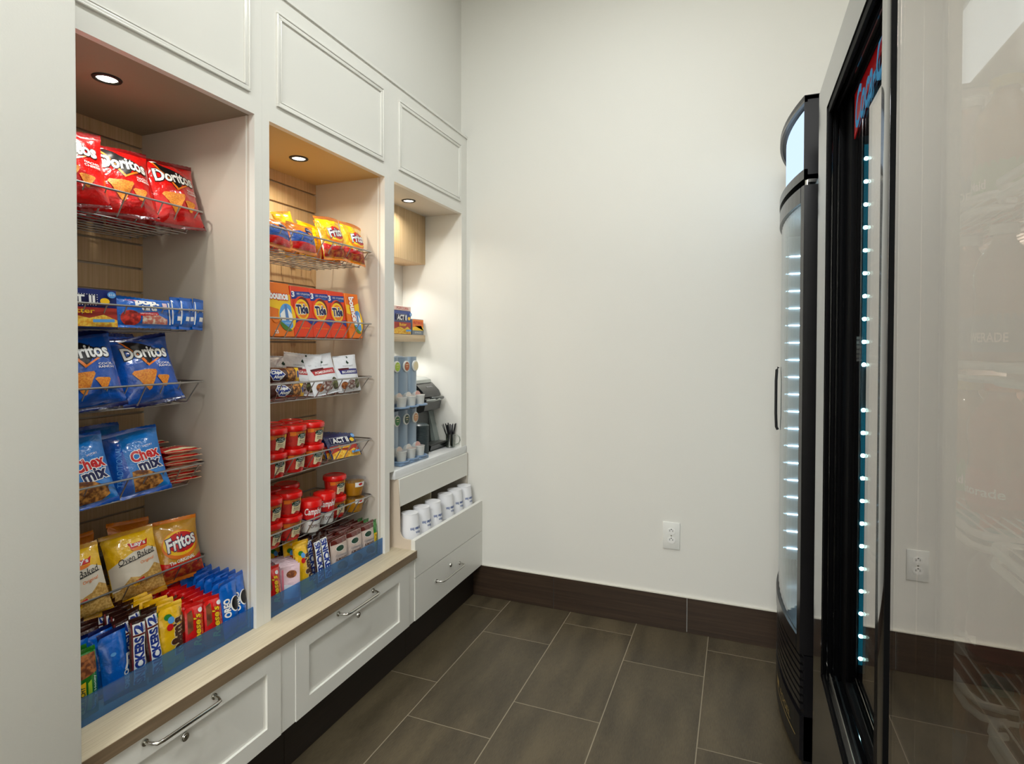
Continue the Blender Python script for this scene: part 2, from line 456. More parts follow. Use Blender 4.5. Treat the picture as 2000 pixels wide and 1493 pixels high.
mb.box((-1.18, D-.010, 0.1515), (1.09, D, 0.1545), mat('caulk', (214, 210, 198), 0.6))
struct('baseboard_back', mb)

# ================================================================== TALL DISPLAY CABINETS (three bays)
BAYS = [dict(y0=0.640, y1=1.226, xb=-1.732, l=0.60, r=1.253, p=(0.60, 1.2085), desc='left'),
        dict(y0=1.280, y1=1.8606, xb=-1.6035, l=1.2532, r=1.8925, p=(1.3077, 1.8494), desc='middle'),
        dict(y0=1.9245, y1=2.515, xb=-1.60, l=1.8927, r=2.5685, p=(1.9555, 2.4997), desc='right')]
Z0 = 0.4345
def moulding(mb, y0, y1, z0, z1, x, m):
    """picture-frame moulding: stepped bead around a recessed panel"""
    for (o, wd, h) in ((0.0, 0.006, 0.007), (0.006, 0.009, 0.004), (0.015, 0.004, 0.0055)):
        a0, a1, b0, b1 = y0+o, y1-o, z0+o, z1-o
        mb.rbox((x-.001, a0, b0), (x+h, a1, b0+wd), m, .0018); mb.rbox((x-.001, a0, b1-wd), (x+h, a1, b1), m, .0018)
        mb.rbox((x-.001, a0, b0+wd), (x+h, a0+wd, b1-wd), m, .0018); mb.rbox((x-.001, a1-wd, b0+wd), (x+h, a1, b1-wd), m, .0018)
for k, B in enumerate(BAYS):
    root = empty('display_cabinet', (F, (B['y0']+B['y1'])/2, 0))
    def add(mb, nm, root=root):
        o = mb.build(nm); o.parent = root; o.matrix_parent_inverse = Matrix.Translation(-Vector(root.location)); return o
    zlow = Z0 if k < 2 else 0.7442
    fr = MB()
    fr.box((F-.02, B['l'], zlow), (F, B['y0'], ZC), M_LAC) if B['y0'] > B['l'] else None
    fr.box((F-.02, B['y1'], zlow), (F, B['r'], ZC), M_LAC)
    fr.box((F-.02, B['y0'], ZF), (F, B['y1'], ZC), M_LAC)
    fr.box((F-.02, B['l'], ZC-.010), (F+.006, B['r'], ZC), M_LAC)
    add(fr, 'face_frame')
    xb = B['xb'] if k < 2 else -1.62
    side = MB()
    side.box((xb-.02, B['y0']-.012, zlow), (F-.02, B['y0'], ZF), M_LACIN); add(side, 'side_panel')
    side = MB()
    side.box((xb-.02, B['y1'], zlow), (F-.02, B['y1']+.012, ZF), M_LACIN if k < 2 else M_WALL)
    if k < 2: side.box((F-.032, B['y1']-.0015, zlow), (F-.028, B['y1'], ZF), M_LAC)
    add(side, 'side_panel')
    top = MB(); top.box((xb-.02, B['y0']-.012, ZF), (F-.02, B['y1']+.012, ZF+.018), [mat('soffit_shaded_taupe', (150, 142, 120), .5), mat('soffit_bounce_tan', (206, 178, 122), .5), mat('soffit_bounce_grey', (212, 204, 190), .5)][k]); add(top, 'soffit_panel')  # each bay's bounced light and shade is put into its soffit colour
    mo = MB(); pz = (1.950, 2.2285)
    moulding(mo, B['p'][0], B['p'][1], pz[0], pz[1], F, M_LAC); add(mo, 'door_moulding')
    if k < 2:
        bk = MB(); bk.box((xb-.02, B['y0'], zlow), (xb-.009, B['y1'], ZF), M_GROOVE)
        z = 1.854; edges = []
        zz = z
        while zz > zlow: edges.append(zz); zz -= 0.0745
        tops = [ZF]+[e-.0035 for e in edges]; bots = [e+.0035 for e in edges]+[zlow]
        for a, b in zip(bots, tops):
            if b-a > .01: bk.box((xb-.009, B['y0'], a), (xb, B['y1'], b), M_SLAT)
        add(bk, 'slatwall_back')
    else:
        bk = MB(); bk.box((-1.62, B['y0'], zlow), (-1.61, B['y1'], ZF), M_WALL); add(bk, 'back_panel')
        va = MB(); va.box((-1.489, B['y0'], 1.6555), (-1.477, B['y1'], ZF), M_SLAT); va.box((-1.61, B['y0'], 1.6555), (-1.489, B['y1'], 1.668), M_SLAT); add(va, 'wood_valance')
        sh = MB(); sh.rbox((-1.61, B['y0'], 1.2655), (-1.477, B['y1'], 1.2985), wood('shelf_wood', (196, 170, 134), (214, 192, 158), 'Y'), .001); add(sh, 'shelf')
    tag(root, ['tall white display cabinet bay nearest the camera with five wire baskets of snacks', 'middle white display cabinet bay holding laundry boxes and red soup cups',
               'narrow far white cabinet bay above the coffee station with wood valance'][k], 'cabinet', 'row of built-in display cabinets')
# under-valance and under-shelf lamps light the coffee nook
area_light('valance_lamp', (-1.55, 2.33, 1.652), 0.045, 0.8, (1, .98, .92), spread=math.radians(120))
area_light('shelf_lamp', (-1.53, 2.36, 1.262), 0.045, 0.6, (1, .99, .96), spread=math.radians(130))
for (x, y, p, c), nm, dsc in zip(NICHE_DL, 'abc', ('in the soffit of the bay nearest the camera', 'in the yellow-lit soffit of the middle bay', 'in the soffit above the coffee station')):
    r = empty('recessed_light', (x, y, ZF), label='small round recessed light with dark ring '+dsc, cat='light', group='niche downlights')
    q = MB(); q.lathe([(0.0215, -.0005), (0.0235, -.004), (0.0305, -.003), (0.032, -.0005)], mat('dark_ring', (38, 34, 30), .35, .5), 40, cap=False); q.build('trim_ring', r)
    q = MB(); q.lathe([(0.0005, -.0012), (0.0225, -.0008)], emit('niche_lens', (255, 250, 232), 9), 32, cap=False); q.build('lens', r)
for (x, y, p) in ROOM_DL:
    r = empty('ceiling_downlight', (x, y, CEIL), label='round recessed ceiling downlight '+('near the far wall' if y > 1 else 'above the middle of the room'), cat='light')
    q = MB(); q.lathe([(0.085, 0), (0.088, -.008), (0.105, -.006), (0.108, 0)], M_WHITEP, 40, cap=False); q.build('trim_ring', r)
    q = MB(); q.lathe([(0.001, -.003), (0.085, -.002)], emit('room_lens', (255, 246, 228), 6), 32, cap=False); q.build('lens', r)
for (x, y, p) in HALL_FILL:  # body of the added fill light, out of view
    r = empty('added_fill_panel', (x, y, CEIL), label='large square fill light panel added unseen behind the camera', cat='light')
    q = MB(); q.box((-.62, -.62, -.012), (.62, .62, 0), M_WHITEP); q.build('frame', r)
    q = MB(); q.box((-.58, -.58, -.016), (.58, .58, -.0121), emit('fill_panel_lens', (255, 248, 236), 3)); q.build('fill_panel_diffuser', r)

# ================================================================== COUNTERS AND DRAWERS
mb = MB(); mb.rbox((-1.73, .69, .4037), (XC-.001, 1.941, Z0-.0002), M_CTR, .0015)
mb.box((XC-.001, .69, .4043), (XC, 1.9405, Z0-.001), M_CTRE)
tag(mb.build('wood_countertop'), 'long pale wood counter slab under the two snack bays', 'counter')
def handle(y0, y1, z, root, x=XD, r=.0042, proj=.034):
    q = MB(); p = [(x, y0-.006, z), (x+proj*.55, y0-.004, z), (x+proj*.92, y0+.002, z), (x+proj, y0+.014, z), (x+proj, y1-.014, z), (x+proj*.92, y1-.002, z), (x+proj*.55, y1+.004, z), (x, y1+.006, z)]
    q.tube(p, r, M_CHROME, 12)
    for yy in (y0-.006, y1+.006):
        q.tube([(x, yy, z), (x+.004, yy, z)], .0075, M_CHROME, 16)
    return q
def lock(y, z, x=XD):
    q = MB(); R = Matrix.Translation((x, y, z)) @ Matrix.Rotation(PI/2, 4, 'Y')
    q.lathe([(0.0001, .005), (.006, .005), (.0065, .004), (.009, .0035), (.0098, .002), (.0098, 0)], M_CHROME, 28, M=R, cap=False)
    q.box((x+.0049, y-.0007, z-.0035), (x+.0054, y+.0007, z+.0035), M_BLACK)
    return q
def pchild(mb, nm, root, parent_obj=None):
    o = mb.build(nm); p = parent_obj or root; o.parent = p
    o.matrix_parent_inverse = Matrix.Translation(-Vector(root.location)); return o
def drawer_unit(y0, y1, fill, iy0, iy1, hy, hz, ly, lz, label, name='drawer_cabinet'):
    root = empty(name, (XD, (y0+y1)/2, .153), label=label, cat='cabinet', group='low drawer cabinets under the wood counter')
    q = MB(); q.box((-1.72, y0, .155), (XD-.019, fill, .402), M_LAC); q.box((XD-.019, y1+.0015, .153), (XD-.003, fill, .4035), M_LAC); pchild(q, 'carcass', root)
    q = MB(); q.box((-1.72, y0, .0), (-1.226, fill, .153), M_TOE); pchild(q, 'toe_kick', root)
    q = MB(); z0, z1, zi0, zi1 = .153, .4015, .1995, .3513; x = XD
    q.box((x-.018, y0, z0), (x, iy0, z1), M_LAC); q.box((x-.018, iy1, z0), (x, y1, z1), M_LAC)
    q.box((x-.018, iy0, z0), (x, iy1, zi0), M_LAC); q.box((x-.018, iy0, zi1), (x, iy1, z1), M_LAC)
    q.box((x-.018, iy0, zi0), (x-.0075, iy1, zi1), M_LAC)
    d = pchild(q, 'drawer_front', root)
    d.location = (0, 0, 0)
    h = handle(hy[0], hy[1], hz, root).build('handle'); h.parent = d; h.matrix_parent_inverse = Matrix.Identity(4)
    l = lock(ly, lz).build('lock'); l.parent = d; l.matrix_parent_inverse = Matrix.Identity(4)
    tag(h, 'bent chrome bar handle'); tag(l, 'round chrome cam lock')
    return root
drawer_unit(.69, 1.2255, 1.2818, .74, 1.176, (.838, 1.000), .389, .928, .3386, 'low white shaker drawer cabinet nearest the camera with long chrome handle')
drawer_unit(1.2833, 1.8935, 1.9335, 1.338, 1.825, (1.474, 1.648), .388, 1.5715, .3386, 'low white shaker drawer cabinet in the middle beside the coffee unit')

# coffee unit: drawer block with cup cubby
cu = empty('coffee_cabinet', (XD, 2.25, 0), label='white coffee station cabinet with open cup cubby and lower drawer', cat='cabinet')
Y0c, Y1c = 1.9345, D-.0015
q = MB(); q.box((-1.62, Y0c, .155), (XD-.018, Y1c, .430), M_LAC); q.box((-1.62, Y0c, .43), (-1.60, Y1c, .708), M_LACIN); pchild(q, 'carcass', cu)
q = MB(); q.box((-1.62, Y0c, 0), (-1.226, Y1c, .153), M_TOE); pchild(q, 'toe_kick', cu)
q = MB(); q.box((XD-.018, Y0c, .325), (XD, Y1c, .4735), M_LAC); pchild(q, 'front_panel', cu)
q = MB(); q.box((XD-.018, Y0c, .153), (XD, Y1c, .3222), M_LAC); dr = pchild(q, 'drawer_front', cu)
h = handle(2.108, 2.312, .249, cu, r=.0036).build('handle'); h.parent = dr; h.matrix_parent_inverse = Matrix.Identity(4)
l = lock(2.233, .2708).build('lock'); l.parent = dr; l.matrix_parent_inverse = Matrix.Identity(4)
# curved side panel
def side_poly():
    p = [(-1.60, .43), (XD-.018, .43), (XD-.018, .4735), (-1.222, .4735)]
    for i in range(9):
        a = -PI/2-PI/2*i/8; p.append((-1.222+.03*math.cos(a), .5035+.03*math.sin(a)))
    p += [(-1.254, .60), (-1.262, .7075), (-1.60, .7075)]
    return p
q = MB(); q.prism(side_poly(), 'Y', Y0c, Y0c+.006, mat('panel_edge', (214, 198, 178), .4)); pchild(q, 'curved_side_panel', cu)
q = MB(); q.box((-1.275, Y0c+.006, .598), (-1.257, 2.552, .7075), M_LAC); q.box((-1.60, Y0c+.006, .598), (-1.275, 2.552, .603), M_LACIN); pchild(q, 'fascia_panel', cu)
q = MB(); q.box((-1.60, 2.552, .43), (-1.262, Y1c, .7075), M_LACIN); pchild(q, 'end_panel', cu)
q = MB(); q.box((-1.60, 2.262, .43), (-1.30, 2.268, .598), M_CTR); pchild(q, 'cubby_divider', cu)
q = MB(); q.rbox((-1.61, 1.9252, .708), (-1.2675, D-.0015, .7442), M_LAM, .003)
tag(q.build('laminate_countertop'), 'short white laminate counter carrying the coffee machine', 'counter')

# ================================================================== WIRE BASKETS
def basket(y0, y1, xb, xf, zr, label, dz=.058, inset=.032, slope=.0):
    root = empty('wire_basket', (xb, (y0+y1)/2, zr), label=label, cat='basket', group='wire baskets on the slatwalls')
    zf = zr-dz; fx = xf-.036; ya, yb = y0+inset, y1-inset
    def ch(q, nm): o = q.build(nm); o.parent = root; o.matrix_parent_inverse = Matrix.Translation(-Vector(root.location)); return o
    q = MB(); q.tube([(xb+.006, y0, zr), (xf-.012, y0, zr), (xf, y0+.010, zr), (xf, y1-.010, zr), (xf-.012, y1, zr), (xb+.006, y1, zr)], .0028, M_WIRE, 8, closed=True)
    ch(q, 'rim')
    q = MB(); n = max(8, round((yb-ya)/.0505))
    for i in range(n+1):
        y = ya+(yb-ya)*i/n; yt = y if 0 < i < n else (y0+.022 if i == 0 else y1-.022)
        q.tube([(xb+.008, y, zr-.012), (xb+.008, y, zf), (fx-.006, y, zf), (fx, y, zf+.004), (xf-.001, yt, zr)], .0018, M_WIRE, 6)
    for j in range(2):   # end wires joining floor and rim
        for xx in (xb+.09, xb+.18):
            ye, yr = ((ya, y0) if j == 0 else (yb, y1))
            q.tube([(xx, ye, zf), (xx, yr, zr)], .0014, M_WIRE, 6)
    ch(q, 'wire_grid')
    q = MB(); m = 7
    for j in range(m+1):
        x = xb+.01+(fx-xb-.014)*j/m
        q.tube([(x, ya-.002, zf-.003), (x, yb+.002, zf-.003)], .0019, M_WIRE, 8)
    ch(q, 'floor_wires')
    for yy in (y0+.12, y1-.12):
        q = MB(); q.rbox((xb, yy-.012, zr-.045), (xb+.006, yy+.012, zr+.012), M_WIRE, .001); ch(q, 'hook_plate')
N1 = [1.628, 1.3438, 1.1397, .9031, .632]; N2 = [1.6052, 1.3286, 1.1248, .885, .6669]
W1 = ['red tortilla chip bags', 'popcorn box and toaster pastry packs', 'blue tortilla chip bags', 'blue snack mix bags', 'yellow baked chip bags']
W2 = ['yellow corn chip bags', 'dryer sheet and detergent boxes', 'cookie packs and white pouches', 'red pasta cups and popcorn packs', 'red soup cups and fruit cups']
for z, t in zip(N1, W1): basket(.652, 1.205, -1.722, -1.4385, z, 'chrome wire basket holding '+t+' in the bay nearest the camera')
for z, t in zip(N2, W2): basket(1.292, 1.84, -1.597, -1.313, z, 'chrome wire basket holding '+t+' in the middle bay')

# ================================================================== INKS AND FILMS
I_WH = ink('ink_white', (245, 245, 242)); I_BK = ink('ink_black', (16, 14, 16)); I_RD = ink('ink_red', (205, 20, 24)); I_DR = ink('ink_dark_red', (110, 12, 16))
I_YE = ink('ink_yellow', (250, 200, 25)); I_OR = ink('ink_orange', (240, 125, 25)); I_BL = ink('ink_blue', (20, 50, 140)); I_LB = ink('ink_light_blue', (90, 160, 225))
I_GR = ink('ink_green', (30, 120, 45)); I_DG = ink('ink_dark_green', (20, 60, 40)); I_BR = ink('ink_brown', (75, 40, 22)); I_CR = ink('ink_cream', (236, 220, 178)); I_GY = ink('ink_grey', (150, 150, 155))
I_NV = ink('ink_navy', (22, 26, 78)); I_PK = ink('ink_pink', (225, 120, 140)); I_LG = ink('ink_lime', (170, 200, 50)); I_MR = ink('ink_maroon', (90, 20, 30)); I_PU = ink('ink_purple', (60, 40, 110))
I_CHIP = speckle('ink_chip', 'F0A030', 'D9741A', 300); I_PCHIP = speckle('ink_potato_chip', 'DDB468', 'B98A3E', 180)
I_MIX = speckle('ink_cereal_mix', 'D09040', '6A3A16', 90); I_CORN = speckle('ink_corn_chips', 'C8762E', 'A32018', 70); I_NUT = speckle('ink_nuts', 'B06A34', '6A3418', 120)
I_POP = speckle('ink_popcorn', 'F4CF4E', 'E39A20', 120); I_BERRY = speckle('ink_berry', 'D83A2A', '8A1A18', 90); I_COOK = speckle('ink_cookie', 'D09048', '5A3014', 130)
F_RED = film('film_red', (212, 14, 14)); F_DRED = film('film_dark_red', (112, 8, 12)); F_BLUE = film('film_blue', (12, 84, 182)); F_NAVY = film('film_navy', (10, 26, 86)); F_CYAN = film('film_sky_blue', (18, 122, 206))
F_YEL = film('film_yellow', (244, 190, 16)); F_ORA = film('film_orange', (236, 132, 24)); F_GOLD = film('film_gold', (206, 150, 40)); F_BRN = film('film_brown', (58, 26, 18)); F_GRN = film('film_green', (36, 122, 34))
F_OREO = film('film_cookie_blue', (6, 98, 196)); F_WHT = film('film_white', (232, 234, 238), .4, .3); F_PINK = film('film_pink', (226, 196, 204), .35, .3); F_TAN = film('film_tan', (200, 180, 168), .4, .3)
F_MRN = film('film_maroon', (96, 34, 26)); F_LRED = film('film_bright_red', (222, 26, 22))

# ================================================================== CHIP BAG TEMPLATES
def tort(nm, base, dk, flav, seed):
    ops = [('p', [(-.048, .182), (-.030, .186), (.040, .150), (.004, .104), (-.006, .104)], I_BK),
           ('p', [(-.050, .186), (-.046, .188), (.002, .108), (-.002, .102)], I_OR), ('p', [(-.003, .100), (.002, .108), (.052, .136), (.050, .130)], I_OR),
           ('p', [(-.050, .186), (-.030, .190), (-.028, .187), (-.047, .182)], I_WH),
           ('t', 'Doritos', 0.004, .144, .112, .034, I_WH, dict(bold=.03, out=.05, outmat=I_BK)),
           ('t', flav[0], .046, .108, .034, .0055, I_WH, dict(bold=.02)), ('t', flav[1], .046, .100, .036, .0055, I_WH, dict(bold=.02)),
           ('p', [(-.046, .086), (-.040, .093), (.014, .090), (.016, .084), (-.010, .038), (-.016, .036)], I_CHIP),
           ('p', [(.012, .070), (.018, .074), (.046, .072), (.048, .067), (.032, .042), (.026, .043)], I_CHIP)]
    return bag_template(nm, .152, .202, .062, base, ops, seed, seal=dk, wr=.0038)
TR1 = tort('chip_bag', F_RED, F_DRED, ('NACHO', 'CHEESE'), 1); TR2 = tort('chip_bag', F_RED, F_DRED, ('NACHO', 'CHEESE'), 5)
TB1 = tort('chip_bag', F_BLUE, F_NAVY, ('COOL', 'RANCH'), 3); TB2 = tort('chip_bag', F_BLUE, F_NAVY, ('COOL', 'RANCH'), 8)
CX = bag_template('snack_mix_bag', .135, .185, .05, F_CYAN, [
    ('p', [(-.0655, .012), (-.0655, .172), (-.030, .172), (-.020, .012)], F_BLUE),
    ('t', 'TRADITIONAL', -.042, .085, .105, .013, I_LB, dict(rot=82, shear=.2)),
    ('t', 'SAVORY', .034, .127, .026, .005, I_WH, dict(rot=8)),
    ('t', 'Chex', .022, .104, .068, .028, I_RD, dict(bold=.04, out=.05, outmat=I_WH, rot=8)),
    ('t', 'mix', .028, .076, .052, .027, I_NV, dict(bold=.04, out=.05, outmat=I_WH, rot=8)),
    ('p', [(-.018, .062), (-.006, .064), (.022, .058), (.048, .040), (.050, .022), (.030, .013), (-.018, .013)], I_MIX)], 4, wr=.0026, seal=F_BLUE)
LY = bag_template('chip_bag', .125, .185, .055, F_YEL, [
    ('p', [(-.061, .014), (.061, .014), (.061, .118), (.040, .128), (0, .124), (-.040, .108), (-.061, .098)], ink('ink_warm_white', (224, 214, 196))),
    ('p', [(-.061, .014), (.061, .014), (.061, .072), (.044, .082), (.024, .064), (0, .058), (-.020, .064), (-.046, .040), (-.061, .038)], I_PCHIP),
    ('e', (.016, .140, .024, .016), I_YE), ('p', [(-.008, .150), (.0, .146), (.034, .146), (.042, .150), (.036, .134), (-.004, .132)], I_RD),
    ('t', "Lay's", .016, .141, .034, .013, I_WH, dict(bold=.03)), ('p', ell(.016, .132, .020, .008, 12, 180, 360), I_OR),
    ('t', 'Oven Baked', .006, .112, .092, .016, I_BK, dict(rot=8, shear=.3)), ('p', [(-.040, .096), (-.040, .0975), (.052, .1115), (.052, .110)], I_BK),
    ('t', 'Original', .028, .093, .036, .010, I_OR, dict(rot=8, shear=.3)),
    ('p', [(-.016, .050), (.012, .056), (.012, .048), (-.016, .042)], I_RD), ('t', '80', -.010, .045, .014, .011, I_YE, dict(bold=.04))], 6, wr=.0035, seal=F_GOLD)
def frito(seed):
    return bag_template('chip_bag', .13, .175, .055, F_GOLD if seed == 9 else F_YEL, [
    ('p', [(-.063, .013), (.063, .013), (.063, .066), (.040, .054), (0, .050), (-.040, .056), (-.063, .066)], F_LRED),
    ('p', [(-.060, .013), (.060, .013), (.060, .038), (.030, .044), (-.020, .036), (-.060, .042)], I_CORN),
    ('e', (.006, .100, .050, .040), I_OR), ('e', (.006, .104, .046, .034), I_YE), ('e', (.010, .106, .040, .028), I_RD),
    ('t', 'Fritos', .008, .108, .082, .034, I_WH, dict(bold=.03, shear=.2, rot=10, out=.05, outmat=I_NV)),
    ('t', 'The ORIGINAL', .004, .057, .070, .009, I_WH, dict(rot=6, bold=.02))], seed, wr=.0035, seal=F_ORA)
FR1 = frito(9); FR2 = frito(12)
YB = bag_template('chip_bag', .125, .165, .05, F_YEL, [('p', [(-.06, .013), (.06, .013), (.06, .05), (0, .04), (-.06, .052)], F_ORA)], 14, wr=.004)
BB = bag_template('chip_bag', .112, .125, .045, F_ORA, [
    ('p', [(-.052, .040), (.052, .036), (.052, .082), (.030, .086), (.012, .078), (-.020, .086), (-.052, .080)], F_BLUE),
    ('p', [(-.050, .013), (.050, .013), (.050, .036), (-.050, .040)], F_LRED),
    ('e', (.022, .088, .019, .020), I_NV), ('p', ell(.022, .083, .011, .009, 12, 180, 360), I_OR), ('t', 'HONEY BBQ', .022, .092, .028, .006, I_WH),
    ('t', 'GREAT', -.024, .072, .024, .005, I_LB), ('t', 'CRUNCH', -.022, .064, .028, .005, I_LB)], 15, wr=.003)
OB = bag_template('chip_bag', .12, .175, .045, F_ORA, [('t', 'Cheetos', 0, .12, .07, .025, I_WH, dict(bold=.03, shear=.2))], 17, wr=.003)

BAY1 = 'in the bay nearest the camera'; BAY2 = 'in the middle bay'
g = 'red tortilla chip bags in the top basket'
put(TR1, -1.462, 1.143, 1.572, 17, -8, -3, 'red nacho tortilla chip bag at the far right end of the top basket', 'chip bag', g)
put(TR2, -1.468, 1.003, 1.572, 19, -14, -3, 'red nacho tortilla chip bag second from the far right end of the top basket', 'chip bag', g)
put(TR1, -1.462, .868, 1.572, 17, -20, -3, 'red nacho tortilla chip bag cut off by the left wall edge in the top basket', 'chip bag', g)
put(TR2, -1.600, 1.105, 1.573, 17, 4, -2, 'red tortilla chip bag standing behind the rightmost bag of the top basket', 'chip bag', g)
put(TR1, -1.606, .950, 1.573, 17, 0, 2, 'red tortilla chip bag behind the middle bag of the top basket', 'chip bag', g)
g = 'blue tortilla chip bags in the third basket'
put(TB1, -1.462, 1.068, 1.084, 22, -16, -7, 'blue ranch tortilla chip bag leaning right in the third basket from the top', 'chip bag', g)
put(TB2, -1.458, .906, 1.084, 18, -18, -8, 'blue ranch tortilla chip bag beside the left wall edge in the third basket', 'chip bag', g)
put(TB2, -1.606, 1.085, 1.085, 18, 6, 0, 'dark blue tortilla chip bag hidden behind the right blue bag', 'chip bag', g)
put(TB1, -1.604, .920, 1.085, 17, 6, -4, 'dark blue tortilla chip bag behind the left blue bag', 'chip bag', g)
g = 'blue snack mix bags in the fourth basket'
put(CX, -1.458, 1.030, .847, 24, -26, -8, 'blue savory snack mix bag leaning toward the red cracker packs', 'snack bag', g)
put(CX, -1.456, .890, .847, 22, -20, -8, 'blue savory snack mix bag beside the left wall edge', 'snack bag', g)
put(CX, -1.592, 1.030, .848, 20, 2, 0, 'blue snack mix bag standing right behind the leaning one', 'snack bag', g)
put(CX, -1.592, .885, .848, 20, 4, -3, 'blue snack mix bag behind the one at the left wall edge', 'snack bag', g)
g = 'yellow chip bags in the fifth basket'
put(LY, -1.452, 1.018, .576, 20, -20, -6, 'yellow and white oven baked chip bag in the middle of the lowest basket', 'chip bag', g)
put(LY, -1.450, .878, .576, 18, -20, -8, 'yellow and white oven baked chip bag cut off by the left wall edge', 'chip bag', g)
put(FR1, -1.462, 1.140, .577, 16, -18, -3, 'orange and red corn chip bag at the right end of the lowest basket', 'chip bag', g)
put(OB, -1.570, 1.085, .577, 16, 0, 3, 'orange chip bag standing behind the middle yellow bag', 'chip bag', g)
put(OB, -1.568, .945, .577, 16, 0, -2, 'orange chip bag standing behind the left yellow bag', 'chip bag', g)
# middle bay, top basket
g = 'small chip bags in the top basket of the middle bay'
put(FR2, -1.338, 1.660, 1.548, 15, -4, -4, 'yellow corn chip bag standing tallest near the middle of the basket', 'chip bag', g, (.92, .92, .92))
put(FR2, -1.335, 1.760, 1.548, 12, -2, 4, 'yellow corn chip bag at the right end of the top middle basket', 'chip bag', g, (.92, .92, .90))
put(FR2, -1.410, 1.720, 1.548, 10, 3, -3, 'yellow corn chip bag behind the two front corn chip bags', 'chip bag', g, (.9, .9, .9))
put(BB, -1.334, 1.375, 1.548, 16, -4, 2, 'orange chip bag with blue band at the left end of the top middle basket', 'chip bag', g, (1.0, 1, .78))
put(BB, -1.334, 1.492, 1.548, 14, -4, 0, 'orange chip bag with blue band next to the yellow corn chips', 'chip bag', g, (1.06, 1, .82))
put(YB, -1.405, 1.530, 1.548, 12, 4, -14, 'plain yellow chip bag poking up behind the blue banded bag', 'chip bag', g, (.85, .85, .95))
put(YB, -1.395, 1.590, 1.548, 12, -4, 6, 'plain yellow chip bag between the blue banded bag and the corn chips', 'chip bag', g, (.8, .8, .80))
put(BB, -1.400, 1.400, 1.548, 10, 4, 0, 'orange chip bag behind the left blue banded bag', 'chip bag', g)

# ================================================================== POPCORN BOX, TOASTER PASTRIES
def dots(x0, x1, y0, y1, n, m, r=.0012):
    o = []; P_ = 2*(x1-x0+y1-y0)
    for i in range(n):
        t = P_*i/n
        if t < x1-x0: p = (x0+t, y0)
        elif t < x1-x0+y1-y0: p = (x1, y0+t-(x1-x0))
        elif t < 2*(x1-x0)+y1-y0: p = (x1-(t-(x1-x0+y1-y0)), y1)
        else: p = (x0, y1-(t-2*(x1-x0)-(y1-y0)))
        o.append(('e', (p[0], p[1], r, r), m))
    return o
def acttwo(w, h):
    return [('p', [(-w/2+.002, .002), (w/2-.002, .002), (w/2-.002, h*.52), (-w/2+.002, h*.52)], ink('ink_brick', (176, 50, 36))),
            ('p', [(-w/2+.002, .002), (w/2-.002, .002), (w/2-.002, h*.2), (w*.3, h*.34), (w*.1, h*.24), (-w*.15, h*.33), (-w/2+.002, h*.22)], I_POP),
            ('p', [(-w*.42, h*.56), (w*.22, h*.56), (w*.22, h*.86), (-w*.42, h*.86)], I_NV)]+dots(-w*.41, w*.21, h*.575, h*.845, 44, I_WH, .0011)+[
            ('t', 'ACT II', -w*.10, h*.71, w*.52, h*.20, I_WH, dict(bold=.04)), ('t', 'Butter', -w*.05, h*.42, w*.4, h*.12, I_YE, dict(bold=.02)),
            ('e', (w*.30, h*.68, .011, .008), I_YE), ('e', (w*.40, h*.86, .010, .008), I_LB), ('t', '$2.0', w*.40, h*.86, .014, .006, I_WH),
            ('p', [(w*.12, h*.12), (w*.42, h*.14), (w*.42, h*.22), (w*.12, h*.20)], I_LB)]
A2 = box_template('popcorn_box', .165, .094, .05, ink('carton_navy', (20, 38, 110)), acttwo(.165, .094))
put(A2, -1.452, .878, 1.287, 5, -3, 0, 'blue and red microwave popcorn box at the left of the second basket', 'box')
PT = bag_template('toaster_pastry_pack', .145, .082, .022, F_OREO, [
    ('p', ell(-.040, .026, .024, .020, 28), I_BERRY), ('p', [(-.012, .012), (.060, .012), (.060, .026), (.020, .040), (-.012, .034)], speckle('ink_frosting', 'EADCC8', 'C87060', 90)),
    ('t', 'pop.', .006, .066, .060, .018, I_WH, dict(bold=.06)), ('t', 'tarts', .008, .053, .040, .012, I_WH, dict(bold=.05)), ('p', [(-.020, .039), (.030, .043), (.034, .035), (-.018, .032)], I_RD), ('t', 'strawberry', .006, .0375, .046, .006, I_WH),
    ('p', [(.048, .052), (.062, .053), (.062, .070), (.048, .070)], F_PINK), ('t', 'Kellogg', -.035, .072, .026, .005, I_PK), ('p', [(.0655, .012), (.0695, .012), (.0695, .072), (.0655, .072)], I_WH)], 21, s=.008, wr=.0012, cells=(22, 12), tuck=.02)
put(PT, -1.452, 1.032, 1.288, 6, -3, 0, 'blue strawberry toaster pastry pack lying face out in the second basket', 'pastry pack')
PE = bag_template('toaster_pastry_pack', .034, .088, .020, F_OREO, [('p', [(-.0135, .014), (-.0115, .014), (-.0115, .078), (-.0135, .078)], I_WH), ('p', [(-.002, .024), (.009, .024), (.009, .036), (-.002, .036)], I_WH), ('t', '2', .008, .055, .006, .009, I_WH)], 23, s=.008, wr=.0015, cells=(10, 12), tuck=.02)
for i, (y, r_) in enumerate(((1.121, 0), (1.142, 4), (1.163, -3), (1.184, 5))):
    put(PE, -1.452+.004*(i % 2), y+.001, 1.288, 4, -2, r_, 'blue toaster pastry pack on edge, %s to the right of the strawberry pack' % ['first', 'second', 'third', 'last'][i], 'pastry pack', 'pastry packs stacked on edge')

